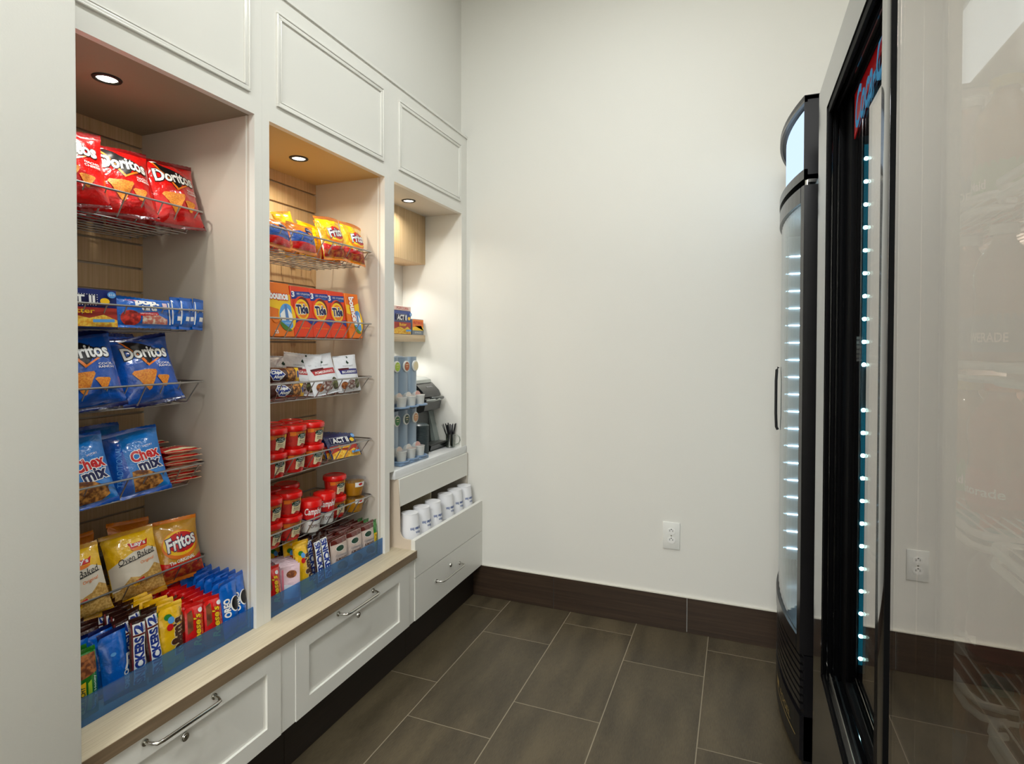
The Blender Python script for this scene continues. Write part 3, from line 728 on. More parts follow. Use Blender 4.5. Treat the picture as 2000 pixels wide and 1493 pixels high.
# ================================================================== CRACKER PACKS (flat stacks)
CP = bag_template('cracker_pack', .105, .085, .019, F_LRED, [('p', [(-.048, .012), (.048, .012), (.048, .022), (-.048, .022)], I_CR), ('t', 'CRACKERS', 0, .05, .06, .012, I_CR)], 31, s=.007, wr=.0012, cells=(14, 10), tuck=.02, seal=ink('seal_cream', (232, 196, 164)))
for st, (x, y, n, t) in enumerate(((-1.450, 1.146, 6, 'front'), (-1.550, 1.120, 7, 'back'))):
    for i in range(n):
        o = put(CP, x, y, .862+i*.0165, label='red and cream cracker pack, %s from the top of the %s stack' % (['first', 'second', 'third', 'fourth', 'fifth', 'sixth', 'seventh'][n-1-i], t), cat='cracker pack', group='red cracker packs beside the snack mix bags')
        o.rotation_euler = (Matrix.Rotation(math.radians(90+random.uniform(-4, 2)), 3, 'Z') @ Matrix.Rotation(math.radians(-90), 3, 'X')).to_euler()
        o.location.x += random.uniform(-.004, .004)

# ================================================================== CANDY AND BARS BEHIND THE ACRYLIC FRONTS
def bar(nm, w, h, d, base, ops, seed, seal=None, wr=.0020, s=.010):
    return bag_template(nm, w, h, d, base, ops, seed, s=s, wr=wr, cells=(10, 22), tuck=.03, seal=seal, sag=.1, body='wrapper')
SN = bar('candy_bar', .038, .165, .020, F_BRN, [('p', [(-.013, .014), (.014, .014), (.014, .122), (-.013, .122)], I_WH), ('p', [(-.016, .012), (-.013, .012), (-.013, .155), (-.016, .155)], I_DR),
    ('t', 'SNICKERS', 0, .067, .104, .020, I_BL, dict(rot=90, bold=.05)), ('p', [(-.013, .1235), (.014, .1235), (.014, .126), (-.013, .126)], I_DR),
    ('p', [(-.013, .1265), (.014, .1265), (.014, .150), (-.013, .150)], I_WH), ('t', '2', -.001, .138, .018, .017, I_BL, dict(rot=90, bold=.05)), ('t', 'BARS', .0105, .138, .014, .004, I_BL, dict(rot=90))], 41)
SN2 = bar('candy_bar', .038, .165, .020, F_BRN, [('p', [(-.014, .014), (.014, .014), (.014, .150), (-.014, .150)], I_WH), ('t', 'SNICKERS', 0, .082, .128, .021, I_BL, dict(rot=-90, bold=.05))], 48)
MM = bar('candy_pack', .062, .160, .024, F_YEL, [('t', "m&m's", .010, .078, .086, .034, I_BR, dict(rot=90, bold=.06, out=.03, outmat=I_CR)), ('e', (-.012, .130, .009, .007), I_GR), ('e', (-.006, .122, .008, .008), I_LB), ('e', (-.010, .106, .008, .008), I_RD),
    ('t', 'PEANUT', .022, .132, .026, .006, I_BR, dict(rot=90))], 42)
RS = bar('peanut_butter_cup_pack', .056, .135, .022, F_LRED, [('p', [(-.024, .060), (-.012, .068), (-.012, .118), (-.024, .112)], speckle('ink_choc', '8A4A22', '5A2A12', 60)),
    ('t', "Reese's", 0, .064, .080, .020, I_YE, dict(rot=90, bold=.03, shear=.3, out=.03, outmat=I_BR)), ('t', '2 PEANUT BUTTER CUPS', .015, .070, .06, .004, I_YE, dict(rot=90)), ('e', (.012, .112, .007, .006), I_WH)], 43)
OR = bar('cookie_pack', .054, .160, .026, F_OREO, [('e', (.012, .088, .015, .021), I_WH), ('e', (.014, .088, .013, .019), I_BK), ('t', 'OREO', -.012, .084, .050, .015, I_WH, dict(rot=90, bold=.05, out=.02, outmat=I_NV))], 44, wr=.0022, seal=F_BLUE)
OL = bar('cookie_pack', .062, .155, .028, F_OREO, [('p', [(.014, .060), (.020, .072), (.022, .092), (.028, .092), (.026, .068), (.020, .056)], I_WH), ('t', 'OREO', .018, .036, .044, .012, I_WH, dict(rot=90, bold=.05, out=.02, outmat=I_NV)), ('e', (-.008, .104, .006, .004), I_LB)], 45, wr=.0022, seal=F_NAVY)
GN = bar('granola_bar', .046, .145, .020, F_GRN, [('p', [(-.020, .085), (.020, .092), (.020, .132), (-.020, .132)], I_NUT), ('p', [(-.020, .012), (-.008, .012), (-.008, .080), (-.020, .076)], I_YE), ('t', 'CRUNCHY', -.014, .046, .05, .008, I_DG, dict(rot=90, bold=.03)),
    ('t', "Oats 'n Honey", .012, .050, .07, .008, I_WH, dict(rot=90)), ('p', [(-.004, .015), (.004, .015), (.004, .080), (-.004, .075)], I_LG)], 46)
DK = bar('candy_bar', .046, .160, .022, F_BRN, [('p', [(-.018, .014), (.018, .014), (.018, .110), (-.018, .110)], F_GRN)], 47, wr=.0025)
def row(t, y, x0, n, dx, label, cat, group, lean=6, jy=.003, z=Z0+.0005, zj=.0, yaw=0, rise=0.0, skip=0):
    for i in range(skip, n):
        put(t, x0-i*dx, y+random.uniform(-jy, jy), z+rise*i+random.uniform(0, zj), lean+random.uniform(-3, 4), yaw+random.uniform(-9, 9), random.uniform(-4, 4),
            label % ORD[i] if '%s' in label else label, cat, group)
row(GN, .797, -1.306, 3, .024, '%s green and brown granola bar at the left end behind the acrylic', 'granola bar', 'granola bars of the near bay', 8)
row(DK, .797, -1.385, 9, .024, '%s dark brown bar in the row behind the left granola bars', 'candy bar', 'dark bars behind the granola bars', 6, zj=.01)
row(OL, .800, -1.362, 1, .03, 'blue cookie pack behind the green granola bars at the left', 'cookie pack', None, 3, rise=.01)
row(OL, .862, -1.312, 2, .030, '%s blue cookie pack between the granola bars and the chocolate bars', 'cookie pack', 'left cookie packs', 6)
row(DK, .858, -1.378, 9, .024, '%s dark brown bar in the row behind the left cookie packs', 'candy bar', 'dark bars behind the left cookie packs', 6, zj=.01)
row(SN, .908, -1.306, 11, .024, '%s chocolate bar back in the left of the two chocolate bar rows', 'candy bar', 'left chocolate bar row of the near bay', 6, zj=.004)
row(SN, .948, -1.302, 11, .024, '%s chocolate bar back in the right of the two chocolate bar rows', 'candy bar', 'right chocolate bar row of the near bay', 6, zj=.004)
row(MM, .998, -1.308, 5, .028, '%s yellow candy pack back beside the red peanut butter cups', 'candy pack', 'yellow candy packs of the near bay', 8)
row(MM, .990, -1.450, 5, .028, '%s yellow candy pack of the rear group under the lowest basket', 'candy pack', 'rear yellow candy packs', 8)
row(RS, 1.058, -1.304, 12, .025, '%s red peanut butter cup pack back in the left of two red rows', 'candy pack', 'left red peanut butter cup row', 8, zj=.004)
row(RS, 1.116, -1.302, 12, .025, '%s red peanut butter cup pack back in the right of two red rows', 'candy pack', 'right red peanut butter cup row', 8, zj=.004)
row(OR, 1.1690, -1.303, 10, .030, '%s blue cookie pack back in the left of the two right hand cookie rows', 'cookie pack', 'cookie row beside the red packs', 6, .0015, zj=.006)
row(OR, 1.2160-.022, -1.303, 10, .030, '%s blue cookie pack back in the row touching the cabinet side', 'cookie pack', 'cookie row at the cabinet side', 6, .001, zj=.006) if False else None
for i in range(10):
    put(OR, -1.304-i*.030, 1.2235-.0245, Z0+.0005+random.uniform(0, .006), 6+random.uniform(-2, 2), random.uniform(-3, 3), 0, '%s blue cookie pack back in the row touching the cabinet side' % ORD[i], 'cookie pack', 'cookie row at the cabinet side')
# middle bay
PKP = bar('fruit_snack_pack', .060, .120, .012, F_PINK, [('e', (.004, .088, .016, .012), I_NUT), ('p', [(-.024, .014), (.024, .014), (.024, .050), (-.024, .060)], F_WHT), ('p', [(-.026, .014), (-.020, .014), (-.020, .105), (-.026, .105)], I_PK)], 51, s=.008)
NT = bar('nut_pouch', .072, .120, .018, F_TAN, [('p', [(-.034, .096), (.034, .096), (.034, .110), (-.034, .110)], F_MRN), ('e', (0, .082, .018, .0095), I_WH), ('e', (0, .082, .017, .0085), I_DG), ('t', 'California', .002, .062, .044, .007, I_GY), ('t', 'ALMONDS', .002, .050, .046, .008, I_BR, dict(bold=.01)), ('e', (.002, .030, .019, .012), I_NUT), ('e', (.018, .024, .012, .010), I_NUT)], 52, s=.009, seal=F_MRN)
NB = bar('nut_pouch', .072, .125, .016, F_MRN, [], 53, s=.009, wr=.002)
GL = bar('granola_bar', .034, .135, .022, F_GRN, [('p', [(-.009, .014), (.009, .014), (.009, .085), (-.009, .085)], I_YE), ('t', 'NATURE VALLEY', 0, .050, .062, .010, I_DG, dict(rot=90, bold=.03))], 54)
row(RS, 1.334, -1.306, 3, .025, '%s red peanut butter cup pack back at the left end of the middle bay', 'candy pack', 'red packs at the left end of the middle bay', 8)
row(DK, 1.330, -1.390, 7, .024, '%s dark bar behind the red packs of the middle bay', 'candy bar', 'dark bars behind the red packs', 6, zj=.006)
for i in range(7):
    put(PKP, -1.302-.013*i, 1.392+.007*i, Z0+.0005, 8, -38+i*3, 0, '%s pink and white fruit snack pack counted from the acrylic front' % ORD[i], 'snack pack', 'pink fruit snack packs')
row(MM, 1.476, -1.306, 3, .030, '%s yellow candy pack back beside the pink fruit snacks', 'candy pack', 'yellow candy packs of the middle bay', 8)
row(MM, 1.448, -1.400, 5, .028, '%s yellow candy pack of the rear group in the middle bay', 'candy pack', 'rear yellow candy packs of the middle bay', 8)
row(SN2, 1.530, -1.302, 8, .026, '%s chocolate bar back in the left chocolate row of the middle bay', 'candy bar', 'left chocolate bar row of the middle bay', 5)
row(SN2, 1.568, -1.302, 8, .026, '%s chocolate bar back in the right chocolate row of the middle bay', 'candy bar', 'right chocolate bar row of the middle bay', 5)
for j, (y, t) in enumerate(((1.632, 'left'), (1.716, 'middle'), (1.796, 'right'))):
    put(NT, -1.302, y, Z0+.0005, 6, -10, 0, 'grey and brown almond pouch, %s of the three behind the acrylic' % t, 'nut pouch', 'almond pouches at the front', (1.08, 1, 1.14))
    row(NB, y, -1.325, 11, .022, '%s brown nut pouch standing behind the '+t+' almond pouch', 'nut pouch', 'brown pouches behind the '+t+' almond pouch', 6, zj=.006, yaw=-8)
row(GL, 1.8475-.012, -1.304, 3, .026, '%s green granola bar back, inner row near the far end of the middle bay', 'granola bar', 'inner green granola row', 5, .0005)
for i in range(8):
    put(GL, -1.304-i*.026, 1.870-.0275+.0, Z0+.0005+.0, 4, 0, 0) if False else None

# acrylic fronts with blue protective film
A_BLUE = glass('blue_acrylic', (150, 200, 236), .06, .02, diffuse=((60, 140, 200), .20))
for y0, y1, t in ((.645, 1.2245, 'in front of the candy of the near bay'), (1.2815, 1.859, 'in front of the nut pouches of the middle bay')):
    q = MB(); q.box((-1.285, y0, Z0), (-1.282, y1, Z0+.062), A_BLUE)
    tag(q.build('acrylic_lip'), 'low blue tinted acrylic lip '+t, 'shelf lip', 'blue acrylic lips')

# ================================================================== LAUNDRY BOXES
def bounce(w, h, rot=0):
    c = 1.0
    return [('p', [(-w/2+.001, h*.55), (w/2-.001, h*.45), (w/2-.001, h*.8), (0, h*.72), (-w/2+.001, h*.75)], I_YE),
            ('e', (w*.28, h*.38, w*.36, h*.27), I_YE), ('p', [p for p in ell(w*.28, h*.38, w*.32, h*.24) if p[0] < w/2-.001] , I_LB),
            ('p', [(w*.0, h*.42), (w*.28, h*.56), (w*.49, h*.42), (w*.49, h*.30), (w*.0, h*.30)], I_WH), ('p', [(w*.20, h*.60), (w*.30, h*.60), (w*.34, h*.30), (w*.2, h*.30)], ink('ink_steel_blue', (84, 128, 190))),
            ('p', [p for p in ell(w*.28, h*.30, w*.34, h*.20, 14, 180, 360) if p[0] < w/2-.001], ink('ink_leaf', (84, 130, 52)))]
BN = box_template('dryer_sheet_box', .100, .176, .05, ink('carton_orange', (240, 120, 22)), bounce(.100, .176)+[
    ('t', 'bounce', .002, .134, .072, .024, I_WH, dict(bold=.05, out=.06, outmat=I_RD)), ('e', (-.022, .058, .014, .014), I_OR), ('t', '4in1', -.022, .058, .018, .009, I_RD), ('t', '25', -.024, .015, .014, .010, I_WH, dict(bold=.03)), ('t', 'OUTDOOR FRESH', .028, .044, .03, .004, I_WH)])
put(BN, -1.353, 1.416, 1.273, 9, -3, 0, 'orange dryer sheet box facing out at the left end of the basket', 'box')
BV = box_template('dryer_sheet_box', .074, .172, .05, ink('carton_orange', (240, 120, 22)), bounce(.074, .172)+[
    ('t', 'bounce', .000, .112, .092, .026, I_WH, dict(rot=-84, bold=.05, out=.06, outmat=I_RD)), ('e', (-.018, .052, .012, .012), I_OR)])
put(BV, -1.353, 1.792, 1.273, 9, -3, 0, 'narrow orange dryer sheet box at the right end with lettering running down', 'box')
TD = box_template('detergent_box', .088, .170, .045, ink('carton_red_orange', (232, 62, 20)), [
    ('p', [(-.043, .126), (.043, .134), (.043, .156), (-.043, .152)], I_BL), ('t', '3', -.034, .143, .011, .018, I_WH, dict(bold=.04)), ('t', 'USES / UTILISATIONS', .012, .146, .060, .006, I_WH), ('t', 'DETERGENT', .010, .137, .05, .005, I_LB),
    ('p', [(-.043, .040), (-.020, .054), (0, .058), (.020, .054), (.043, .040), (.043, .062), (-.043, .062)], I_BL), ('p', [(-.043, .058), (.043, .058), (.043, .066), (0, .060), (-.043, .066)], I_BL),
    ('e', (0, .096, .037, .042), ink('ink_vermilion', (240, 70, 20))), ('e', (.006, .100, .030, .036), I_DR), ('e', (0, .093, .031, .035), I_YE), ('e', (.001, .092, .024, .028), I_OR), ('e', (0, .094, .018, .020), I_YE),
    ('t', 'Tide', 0, .094, .050, .028, I_NV, dict(bold=.05, out=.05, outmat=I_WH, rot=4)), ('t', 'he  powder detergent', 0, .030, .06, .004, I_YE)], top=ink('carton_red', (205, 24, 22)))
for y, t in ((1.512, 'left'), (1.602, 'middle'), (1.692, 'right')):
    put(TD, -1.352, y, 1.273, 7, -2, 0, 'orange red laundry powder box, %s of the three side by side' % t, 'box', 'three laundry powder boxes')

# ================================================================== COOKIE PACKS, WHITE POUCHES
CA = bag_template('cookie_pack', .150, .052, .042, film('film_choc', (74, 34, 26)), [
    ('p', [(.012, .004), (.068, .004), (.068, .048), (.012, .048)], I_COOK), ('p', [(.052, .004), (.070, .004), (.070, .048), (.052, .048)], I_YE), ('e', (.062, .026, .007, .012), I_BL),
    ('p', [(-.052, .030), (-.040, .044), (-.012, .042), (.004, .026), (-.016, .008), (-.040, .010)], I_WH), ('p', [(-.050, .030), (-.039, .042), (-.013, .040), (.001, .026), (-.017, .010), (-.039, .012)], I_BL),
    ('t', 'Chips', -.026, .032, .036, .012, I_WH, dict(bold=.05, shear=.3)), ('t', 'Ahoy!', -.022, .019, .034, .011, I_WH, dict(bold=.05, shear=.3))], 61, s=.003, wr=.0015, cells=(22, 10), tuck=.0, seals=False)
put(CA, -1.346, 1.420, 1.074, 4, -4, 0, 'brown chocolate chip cookie pack at the bottom of the pair', 'cookie pack', 'two cookie packs stacked in the basket')
put(CA, -1.356, 1.408, 1.124, 6, -6, 0, 'brown chocolate chip cookie pack lying on top of the other', 'cookie pack', 'two cookie packs stacked in the basket')
def pouch(nm, a, b, seed):
    return bag_template(nm, .125, .150, .030, F_WHT, [('p', [(-.044, .072), (.052, .070), (.052, .092), (-.050, .092)], a), ('p', [(-.050, .088), (0, .088), (0, .096), (-.052, .096)], I_MR), ('t', b, .002, .080, .080, .009, I_WH, dict(bold=.02)),
        ('p', [(-.006, .118), (0, .128), (.004, .122), (.010, .116), (.002, .112)], I_DG), ('t', 'ORGANIC MARKET', 0, .104, .060, .005, I_GY), ('e', (-.034, .028, .016, .014), I_NUT), ('e', (0, .030, .022, .018), speckle('ink_trail', 'C8C0B8', '6A4038', 90)), ('e', (.034, .034, .016, .022), speckle('ink_herb', '6A7040', '3A3020', 90)), ('e', (.010, .140, .003, .004), I_DG)], seed, s=.006, wr=.0012, sag=.8, tuck=.02)
PW1 = pouch('snack_pouch', ink('ink_brick2', (186, 50, 54)), 'POMEGRANATE', 62); PW2 = pouch('snack_pouch', ink('ink_royal', (32, 34, 120)), 'BLUEBERRY', 63)
g = 'white snack pouches in the third basket of the middle bay'
put(PW1, -1.345, 1.622, 1.072, 18, -10, -6, 'white stand-up pouch with red label beside the cookie packs', 'pouch', g)
put(PW2, -1.345, 1.742, 1.072, 12, -4, -1, 'white stand-up pouch with blue label at the right end', 'pouch', g, (.95, 1, .93))
put(PW1, -1.400, 1.540, 1.072, 10, -40, 6, 'white pouch turned sideways directly behind the cookie packs', 'pouch', g)
put(PW2, -1.440, 1.500, 1.072, 10, -30, 4, 'white pouch standing second behind the cookie packs', 'pouch', g)
put(PW1, -1.495, 1.390, 1.072, 6, -6, 0, 'pale pouch at the very back left of the third basket', 'pouch', g)
put(PW2, -1.430, 1.690, 1.072, 8, 0, 2, 'white pouch standing behind the red labelled one', 'pouch', g, (.95, 1, .95))

# ================================================================== CUPS OF PASTA AND SOUP, FRUIT CUPS
def cylmap(r0, r1, z0, z1):
    def fn(a, b, off=0):
        r = r0+(r1-r0)*(b-z0)/(z1-z0)+off; t = a/((r0+r1)/2)
        return Vector((r*math.sin(t), -r*math.cos(t), b))
    return fn
P_RED = mat('plastic_red', (226, 22, 18), .22, coat=.5)
def pasta_cup():
    root = empty('pasta_cup')
    q = MB(); q.lathe([(.001, 0), (.030, 0), (.032, .004), (.0385, .062), (.0385, .064)], P_RED, 32)
    FIXN[0] = False
    fn = cylmap(.0335, .0385, .008, .062)
    st = (.006, .02)
    ops = [('p', [(-.050, .010), (.030, .010), (.030, .058), (-.050, .058)], speckle('ink_label_red', 'C83024', '9A1A18', 60)), ('p', [(-.040, .040), (-.022, .044), (.010, .050), (.028, .044), (.028, .057), (-.040, .057)], I_CORN), ('p', [(-.038, .044), (-.020, .046), (-.020, .057), (-.038, .057)], I_OR), ('p', [(.016, .048), (.028, .046), (.028, .057), (.016, .057)], I_YE),
           ('p', [(-.014, .048), (.018, .048), (.026, .038), (.020, .012), (.010, .016), (0, .018), (-.008, .010), (-.016, .012), (-.014, .034)], I_CR), ('e', (.002, .042, .017, .009), I_DG), ('t', 'Chef', .002, .045, .016, .006, I_WH), ('t', 'Boyardee', .002, .038, .026, .005, I_WH), ('t', 'Beef', .002, .028, .02, .005, I_BR), ('t', 'RAVIOLI', .002, .022, .022, .004, I_BR), ('p', [(.034, .010), (.046, .010), (.046, .056), (.034, .056)], I_WH)]
    prints(q, ops, fn, st, (0, 0), .0003); q.build('cup_body', root); FIXN[0] = True
    q = MB(); q.lathe([(.0385, .060), (.042, .060), (.043, .062), (.043, .072), (.041, .076), (.036, .0775), (.034, .0755), (.001, .0752)], P_RED, 36, cap=False); q.build('lid', root)
    return root
PC = pasta_cup()
def putc(t, x, y, z, rz, label, cat, group, scale=None):
    if t.name in USED: o = dup(t)
    else: o = t; USED.add(t.name)
    o.location = (x, y, z); o.rotation_euler = (0, 0, math.radians(90+rz)); tag(o, label, cat, group)
    if scale: o.scale = scale
    return o
g = 'red pasta cups in the fourth basket of the middle bay'
zb = .885-.0605+.0035
for lev, nm in ((0, 'lower'), (1, 'upper')):
    for j, (y, t) in enumerate(((1.392, 'left'), (1.479, 'middle'), (1.566, 'right'))):
        putc(PC, -1.372+.002*lev, y, zb+lev*.0772, -8+random.uniform(-6, 6), 'red pasta cup, %s of the front %s row' % (t, nm), 'pasta cup', g)
for j, (y, t) in enumerate(((1.392, 'left'), (1.479, 'middle'), (1.566, 'right'))):
    putc(PC, -1.462, y, zb+.0772, 0, 'red pasta cup, %s of the second upper row in the fourth basket' % t, 'pasta cup', g)
    putc(PC, -1.462, y, zb, 0, 'red pasta cup, %s of the hidden lower row in the fourth basket' % t, 'pasta cup', g)
g = 'red pasta cups in the fifth basket of the middle bay'
zb = .6669-.0605+.0035
for lev, nm in ((0, 'bottom'), (1, 'top')):
    for j, (y, t) in enumerate(((1.372, 'left'), (1.459, 'second'))):
        putc(PC, -1.372, y, zb+lev*.0772, -8+random.uniform(-6, 6), 'red pasta cup, %s column %s layer at the left of the lowest basket' % (t, nm), 'pasta cup', g)
    putc(PC, -1.395, 1.716, zb+lev*.0772, -14, 'red pasta cup, %s of the two stacked between the soup cups and the fruit cups' % nm, 'pasta cup', g)
    for j, (y, t) in enumerate(((1.372, 'left'), (1.459, 'second'), (1.546, 'third'))):
        putc(PC, -1.462, y, zb+lev*.0772, 0, 'red pasta cup, rear %s column %s layer of the lowest basket' % (t, nm), 'pasta cup', g)
def soup_cup():
    root = empty('soup_cup'); q = MB()
    q.lathe([(.001, 0), (.029, 0), (.031, .004), (.036, .080), (.0375, .088), (.037, .096)], mat('cup_white', (235, 235, 235), .3), 32); FIXN[0] = False
    fn = cylmap(.031, .037, .004, .09)
    prints(q, [('p', [(-.057, .052), (-.03, .046), (0, .043), (.03, .046), (.057, .052), (.057, .093), (-.057, .093)], I_RD), ('p', [(-.057, .048), (-.03, .042), (0, .039), (.03, .042), (.057, .048), (.057, .052), (.03, .046), (0, .043), (-.03, .046), (-.057, .052)], I_NV),
               ('t', "Campbell's", 0, .070, .072, .030, I_WH, dict(bold=.02, shear=.3)), ('t', 'TOMATO', 0, .022, .05, .012, I_MR, dict(bold=.0))], fn, (.006, .02), (0, 0), .0003)
    q.build('cup_body', root); FIXN[0] = True
    q = MB(); q.lathe([(.0365, .086), (.0395, .086), (.0398, .100), (.037, .107), (.028, .110), (.0005, .1105)], P_RED, 32, cap=False); q.build('lid', root)
    return root
SC = soup_cup()
putc(SC, -1.362, 1.548, zb, -16, 'red and white tomato soup cup, left of the pair', 'soup cup', 'two tomato soup cups')
putc(SC, -1.372, 1.632, zb+.004, -16, 'red and white tomato soup cup, right of the pair', 'soup cup', 'two tomato soup cups')
def fruit_cup():
    root = empty('fruit_cup')
    q = MB(); q.lathe([(.0005, 0), (.029, 0), (.031, .003), (.040, .050)], mat('fruit_amber', (214, 150, 30), .15, trans=.35), 28); q.build('fruit', root)
    q = MB(); q.lathe([(.0400, .050), (.0412, .058), (.046, .060), (.046, .062), (.001, .0625)], glass('clear_lid', (235, 238, 245), .08), 28, cap=False); FIXN[0] = False
    prints(q, [('p', [(-.020, .034), (.020, .034), (.020, .052), (-.020, .052)], I_WH), ('e', (0, .044, .008, .005), I_RD)], cylmap(.032, .0405, .003, .05), (.006, .02), (0, 0), .0004); FIXN[0] = True
    q.build('lid', root); return root
FC = fruit_cup()
for lev, nm in ((0, 'lower'), (1, 'upper')):
    putc(FC, -1.372, 1.800, zb+lev*.0632, -14, 'clear cup of orange fruit, %s of the stack at the right end' % nm, 'fruit cup', 'two fruit cups')
# tilted popcorn packs
AP = bag_template('popcorn_pack', .150, .098, .014, F_NAVY, acttwo(.140, .094), 71, s=.003, wr=.0008, cells=(20, 12), tuck=0, seals=False)
for i in range(6):
    put(AP, -1.346-.0195*i, 1.730-.009*i, .829+.001*i, 34, -5, 3, '%s blue and yellow microwave popcorn pack leaning beside the red cups' % ORD[i], 'popcorn pack', 'leaning popcorn packs')

# ================================================================== FAR BAY: SHELF BOXES, CAPSULE DISPENSER, COFFEE MACHINE
A3 = box_template('popcorn_box', .150, .112, .07, ink('carton_blue2', (60, 80, 150)), acttwo(.150, .112))
put(A3, -1.482, 2.312, 1.2988, 0, 0, 0, 'microwave popcorn carton on the high wood shelf above the coffee capsules', 'box')
A4 = box_template('snack_box', .150, .022, .07, ink('carton_pink', (236, 206, 196)), [('t', 'POPCORN', 0, .011, .10, .012, I_RD)])
put(A4, -1.482, 2.312, 1.4116, 0, 0, 0, 'pale carton lying on the popcorn carton', 'box')
SB = box_template('snack_box', .105, .078, .08, ink('carton_grey', (120, 130, 140)), [('p', [(-.051, .022), (.051, .022), (.051, .076), (-.051, .076)], I_OR), ('p', [(-.051, .022), (.051, .022), (.051, .038), (-.03, .044), (0, .036), (.03, .046), (-.051, .036)], I_YE), ('t', 'FRUIT SNACKS', 0, .060, .085, .014, I_RD, dict(bold=.03)), ('t', '10 PACKS', 0, .012, .06, .008, I_WH)])
put(SB, -1.482, 2.452, 1.2988, 0, 0, 0, 'small orange and grey snack carton at the right end of the wood shelf', 'box')

# capsule dispenser
M_DISP = mat('translucent_blue', (184, 206, 226), .28, trans=.45, coat=.3)
M_DISP2 = mat('dispenser_frame', (120, 144, 172), .35)
dsp = empty('capsule_dispenser', (-1.36, 2.07, .7446), label='translucent blue coffee capsule dispenser with two tiers of three tubes', cat='dispenser')
def dch(q, nm, par=None):
    o = q.build(nm); o.parent = par or dsp
    if not par: o.matrix_parent_inverse = Matrix.Translation(-Vector(dsp.location))
    return o
DY = (2.0385, 2.1115, 2.1845)
q = MB(); q.rbox((-1.44, 1.998, .7446), (-1.285, 2.222, .756), M_DISP2, .004); q.rbox((-1.44, 1.998, .756), (-1.421, 2.222, 1.198), M_DISP2, .003); dch(q, 'stand')
def kcup(q, x, y, z, m=None):
    q.lathe([(.0005, 0), (.018, 0), (.019, .002), (.0225, .040), (.0235, .041), (.0235, .0435)], M_WHITEP, 24, c=(x, y, z)); q.lathe([(.0235, .0436), (.0005, .0440)], m or mat('foil_lid', (210, 205, 200), .3, .6), 24, c=(x, y, z), cap=False)
foil = mat('foil_lid', (210, 205, 200), .3, .6); LIDS = [foil, ink('ink_taupe', (190, 170, 158)), foil, ink('ink_rose', (200, 150, 140))]
BAD = [I_LG, ink('ink_rust', (176, 84, 36)), I_CR]; BAD2 = [I_GR, I_DG, ink('ink_tan', (206, 150, 110))]
for tier, (z0, z1) in enumerate(((.795, .967), (1.035, 1.196))):
    for i, y in enumerate(DY):
        q = MB(); pts = []; n = 14; R = .0355
        prof = [(-1.402-R+.006, -R), ]
        poly = [(-1.421, y-R)]+[(-1.361+R*math.cos(a)*.72, y+R*math.sin(a)) for a in [(-PI/2)+PI*k/n for k in range(n+1)]]+[(-1.421, y+R)]
        q.prism(poly, 'Z', z0, z1, M_DISP, True); t = dch(q, 'tube')
        q = MB(); T = Matrix.Translation((-1.3345, y, z1-.040)) @ Matrix.Rotation(PI/2, 4, 'Y') @ Matrix.Rotation(math.radians(0), 4, 'Z')
        q.lathe([(.0005, .004), (.021, .004), (.024, .0025), (.024, -.002)], M_WHITEP, 32, M=T, cap=False); q.lathe([(.0005, .0046), (.019, .0046)], (BAD2 if tier == 0 else BAD)[i], 32, M=T, cap=False)
        q.box((-1.3302, y-.010, z1-.034), (-1.3296, y+.010, z1-.031), I_CR); q.box((-1.3302, y-.008, z1-.043), (-1.3296, y+.008, z1-.041), I_CR)
        dch(q, 'round_badge')
    zt = .7565 if tier == 0 else .982
    q = MB(); q.rbox((-1.421, 2.000, zt), (-1.338, 2.220, zt+.006), M_DISP2, .002)
    for i, y in enumerate(DY):
        pts = [(-1.341, y-.035, zt+.003), (-1.308, y-.034, zt+.003), (-1.288, y-.022, zt+.003), (-1.281, y, zt+.003), (-1.288, y+.022, zt+.003), (-1.308, y+.034, zt+.003), (-1.341, y+.035, zt+.003)]
        q.tube(pts, .0042, M_DISP2, 8)
        q.prism([(-1.341, y-.035), (-1.308, y-.034), (-1.288, y-.022), (-1.281, y), (-1.288, y+.022), (-1.308, y+.034), (-1.341, y+.035)], 'Z', zt, zt+.003, M_DISP2)
        q.rbox((-1.421, y-.0362, zt), (-1.414, y-.034, zt+.07), M_DISP2, .001)
    dch(q, 'tray')
    for i, y in enumerate(DY):
        q = MB(); kcup(q, 0, 0, 0, LIDS[i])
        o = q.build('coffee_capsule'); o.location = (-1.312, y, zt+.0036); tag(o, 'white coffee capsule in the %s tray, %s column' % ('bottom' if tier == 0 else 'middle', ['left', 'middle', 'right'][i]), 'capsule', 'coffee capsules in the dispenser trays')
        q = MB(); kcup(q, 0, 0, 0, LIDS[(i+1) % 4]); o = q.build('coffee_capsule'); o.location = (-1.354, y, zt+.052); o.rotation_euler = (0, math.radians(78), 0)
        o.location = (-1.361, y, zt+.032); tag(o, 'white coffee capsule tipped on its side above the %s tray, %s column' % ('bottom' if tier == 0 else 'middle', ['left', 'middle', 'right'][i]), 'capsule', 'coffee capsules tipped under the tubes')

